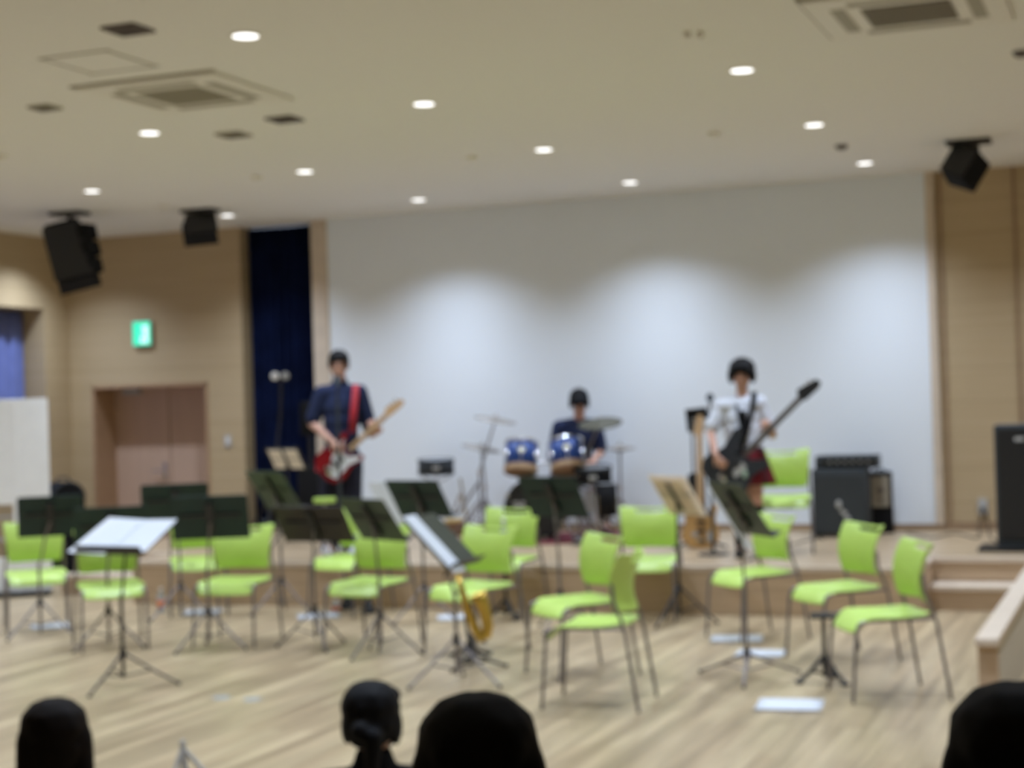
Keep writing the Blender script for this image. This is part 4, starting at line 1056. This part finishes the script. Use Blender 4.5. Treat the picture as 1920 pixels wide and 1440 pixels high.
b = MB(); trunk(b, J); b.cap(J['neck']-V(0, 0, .03), hc+V(0, .04, -.05), .052, .05); head_parts(b, hc, hrot, 1.05)
limb(b, [J['shR'], elR, wrR], [.048, .040, .026]); limb(b, [J['shL'], elL, wrL], [.048, .040, .026])
hand(b, wrR, V(.1, -.6, -.1), V(.1, -.1, -1), 55); hand(b, wrL, V(-.3, -.6, -.1), V(-.1, -.1, -1), 55, left=True)
legs = []
for q in (-1, 1):
    hp = J['pelvis']+V(q*.09, -.02, -.03); kn = hp+V(q*.14, -.42, -.02); kn.z = .47; an = kn+V(q*.02, .04, 0); an.z = .09; legs.append((hp, kn, an))
    limb(b, [hp, kn, an, an+V(q*.03, -.15, -.045)], [.080, .056, .038, .028])
flesh('body', b, M['skin'], dm, .0065); eyes(hc, hrot, dm, 1.05)
hr = MB(); E = lambda p, r: hr.ell(hc+hrot @ Vector(p), r, hrot)
E((0, .025, .048), (.096, .106, .09)); E((0, .055, -.01), (.088, .066, .080)); E((0, -.054, .070), (.076, .044, .036))
for q in (-1, 1): E((q*.082, -.002, .0), (.018, .045, .052)); E((q*.035, -.082, .05), (.032, .022, .026))
flesh('hair', hr, M['hair'], dm, .007, 2)
sh = MB(); trunk(sh, J, .018); sh.ell(J['pelvis']+V(0, 0, .04), (.175, .13, .12)); limb(sh, [J['shR'], J['shR'].lerp(elR, .85)], [.068, .066]); limb(sh, [J['shL'], J['shL'].lerp(elL, .85)], [.068, .066])
flesh('shirt', sh, M['navy_cloth'], dm, .009)
tr = MB(); tr.ell(J['pelvis']-V(0, 0, .03), (.165, .125, .09))
for hp, kn, an in legs: limb(tr, [hp, kn, an], [.094, .074, .058])
flesh('trousers', tr, M['dark_cloth'], dm, .009)
for q, (hp, kn, an) in zip((-1, 1), legs):
    a = an.copy(); a.z = .045; s_ = MB(); s_.cap(a+V(0, .04, 0), a+V(q*.03, -.15, -.01), .043, .034); s_.box((a.x+q*.015, a.y-.055, .012), (.085, .26, .024), bev=.01); flesh('shoe', s_, M['black_cloth'], dm, .007)
dt = thing('drum_throne', 'round black drum stool under the drummer', 'stool', f.P, f.th)
pc = J['pelvis']
build('seat', MB().lathe([(0, seat_z-.07), (.16, seat_z-.07), (.17, seat_z-.03), (.15, seat_z), (0, seat_z)], 30, Matrix.Translation((pc.x, pc.y, 0))), M['black_cloth'], dt)
build('pole', MB().tube([(pc.x, pc.y, .06), (pc.x, pc.y, seat_z-.07)], .015), M['bright'], dt)
for k in range(3):
    a = k*2*PI/3+.9; build('leg', MB().tube([(pc.x, pc.y, .25), (pc.x+.22*math.cos(a), pc.y+.22*math.sin(a), .012)], .010), M['bright'], dt)
for nm, wr, tip, lb in (('drumstick', wrR, V(.16, -.22, .03), 'wooden drumstick in the right hand of the drummer'), ('drumstick', wrL, V(-.14, -.24, .02), 'wooden drumstick in the left hand of the drummer')):
    p = wr+V(0, -.07, -.02); o = build(nm, MB().tube([p-tip*.25, p+tip*.9], [.008, .005], 8), M['maple'], None); o.matrix_world = Matrix.Translation(f.P) @ rotz(f.th); tag(o, lb, 'drumstick')

# --- audience, seen from behind
def watcher(px, py, depth, headw, label, hairm, long_hair=0, pony=False, seated=0.0, turn=0, ear=False):
    """px, py: top of the head in the photo; depth in metres; the person faces the stage"""
    d = ray(px, py); t = depth/d.dot(Fv); T = Vector((0, 0, CAMH))+d*t
    th = to_cam(T)+PI+R(turn)*0
    s = headw/.19
    root = thing('person', label, 'person', (T.x, T.y, 0), to_cam(T)+PI, None)
    top = T.z; hc = V(0, 0, top-.125*s); hrot = Euler((R(4), 0, R(turn))).to_matrix()
    shz = hc.z-.20*s
    pz = seated if seated else .10
    J = dict(pelvis=V(0, .03, pz), chest=V(0, .02, (pz+shz)/2+.08), neck=V(0, .01, shz+.04), shL=V(.165, .02, shz-.02), shR=V(-.165, .02, shz-.02))
    b = MB(); trunk(b, J, 0, .95); b.cap(J['neck']-V(0, 0, .04), hc+V(0, .02, -.06), .05, .048); head_parts(b, hc, hrot, s)
    AR = []
    for q, sh_ in ((-1, J['shR']), (1, J['shL'])):
        el = sh_+V(q*.05, -.08, -.26); wr = el+V(-q*.10, -.20, .02); AR.append((sh_, el, wr))
        limb(b, [sh_, el, wr], [.045, .038, .025]); hand(b, wr, V(-q*.6, -.6, -.1), V(0, 0, -1), 22, .95, left=(q > 0))
    LGs = []
    for q in (-1, 1):
        hp = J['pelvis']+V(q*.09, -.03, 0)
        if seated: kn = hp+V(q*.05, -.42, .0); an = V(kn.x, kn.y+.03, .08); ft_ = an+V(0, -.14, -.04)
        else: kn = hp+V(q*.22, -.34, .06); an = V(-q*.06, -.36-(.09 if q > 0 else 0), .06); ft_ = an+V(-q*.10, -.03, -.015)
        LGs.append((hp, kn, an, ft_)); limb(b, [hp, kn, an, ft_], [.080, .055, .036, .028])
    flesh('body', b, M['skin'], root, .008); eyes(hc, hrot, root, s)
    hr = MB(); E = lambda p, r: hr.ell(hc+hrot @ (Vector(p)*s), tuple(a*s for a in r), hrot)
    E((0, .022, .038), (.096, .106, .088)); E((0, .050, -.01), (.090, .068, .080)); E((0, -.060, .070), (.078, .045, .040))
    for q in (-1, 1): E((q*.012, .025, .046), (.084, .100, .084)); E((q*.080, .012, -.02), (.018, .045, .060))
    if long_hair:
        for q in (-1, -.3, .3, 1): hr.cap(hc+V(q*.060*s, .045*s, .02), hc+V(q*.070*s, .075*s, -long_hair), .042*s, .040*s)
    if pony: E((.0, .115, -.02), (.035, .040, .035)); hr.cap(hc+V(0, .13*s, -.03), hc+V(.01, .15*s, -.17), .032, .018)
    flesh('hair', hr, M[hairm], root, .008, 2)
    if ear:
        ms_ = MB()
        for q in (-1, 1): ms_.tube([hc+hrot @ (V(q*.086, .028, .018)*s), hc+hrot @ (V(q*.094, .02, -.02)*s), hc+hrot @ (V(q*.076, -.02, -.06)*s), hc+hrot @ (V(q*.055, -.075, -.055)*s)], .0035, 6)
        ms_.ell(hc+hrot @ (V(0, -.082, -.06)*s), (.055*s, .035*s, .045*s), hrot)
        build('face_mask', ms_, M['grey_cloth'], root)
    sh = MB(); trunk(sh, J, .02, .97); sh.cap(J['neck']-V(0, 0, .05), J['neck']+V(0, .012, .035), .074, .064)
    for s0, el, wr in AR: limb(sh, [s0, el, el.lerp(wr, .85)], [.068, .058, .042])
    flesh('jacket', sh, M['black_cloth'], root, .010)
    tr = MB(); tr.ell(J['pelvis'], (.17, .125, .095))
    for hp, kn, an, ft_ in LGs: limb(tr, [hp, kn, an], [.092, .070, .050])
    flesh('trousers', tr, M['black_cloth'], root, .010)
    for hp, kn, an, ft_ in LGs:
        s_ = MB(); s_.cap(an+V(0, 0, -.015), ft_, .042, .036); flesh('sock', s_, M['black_cloth'], root, .008)
    return root
watcher(100, 1308, 4.45, .19, 'audience member at the lower left with long dark brown hair, seen from behind', 'hair_brown', long_hair=.28)
watcher(697, 1275, 5.0, .185, 'audience member with tied black hair and face mask, seen from behind, left of centre', 'hair', pony=True, turn=-18, ear=True)
watcher(893, 1297, 2.45, .19, 'nearest audience member with round black hair at the bottom centre', 'hair', long_hair=.14, seated=.46)
watcher(1905, 1278, 2.45, .21, 'audience member with black hair at the lower right corner', 'hair', long_hair=.14, seated=.46)
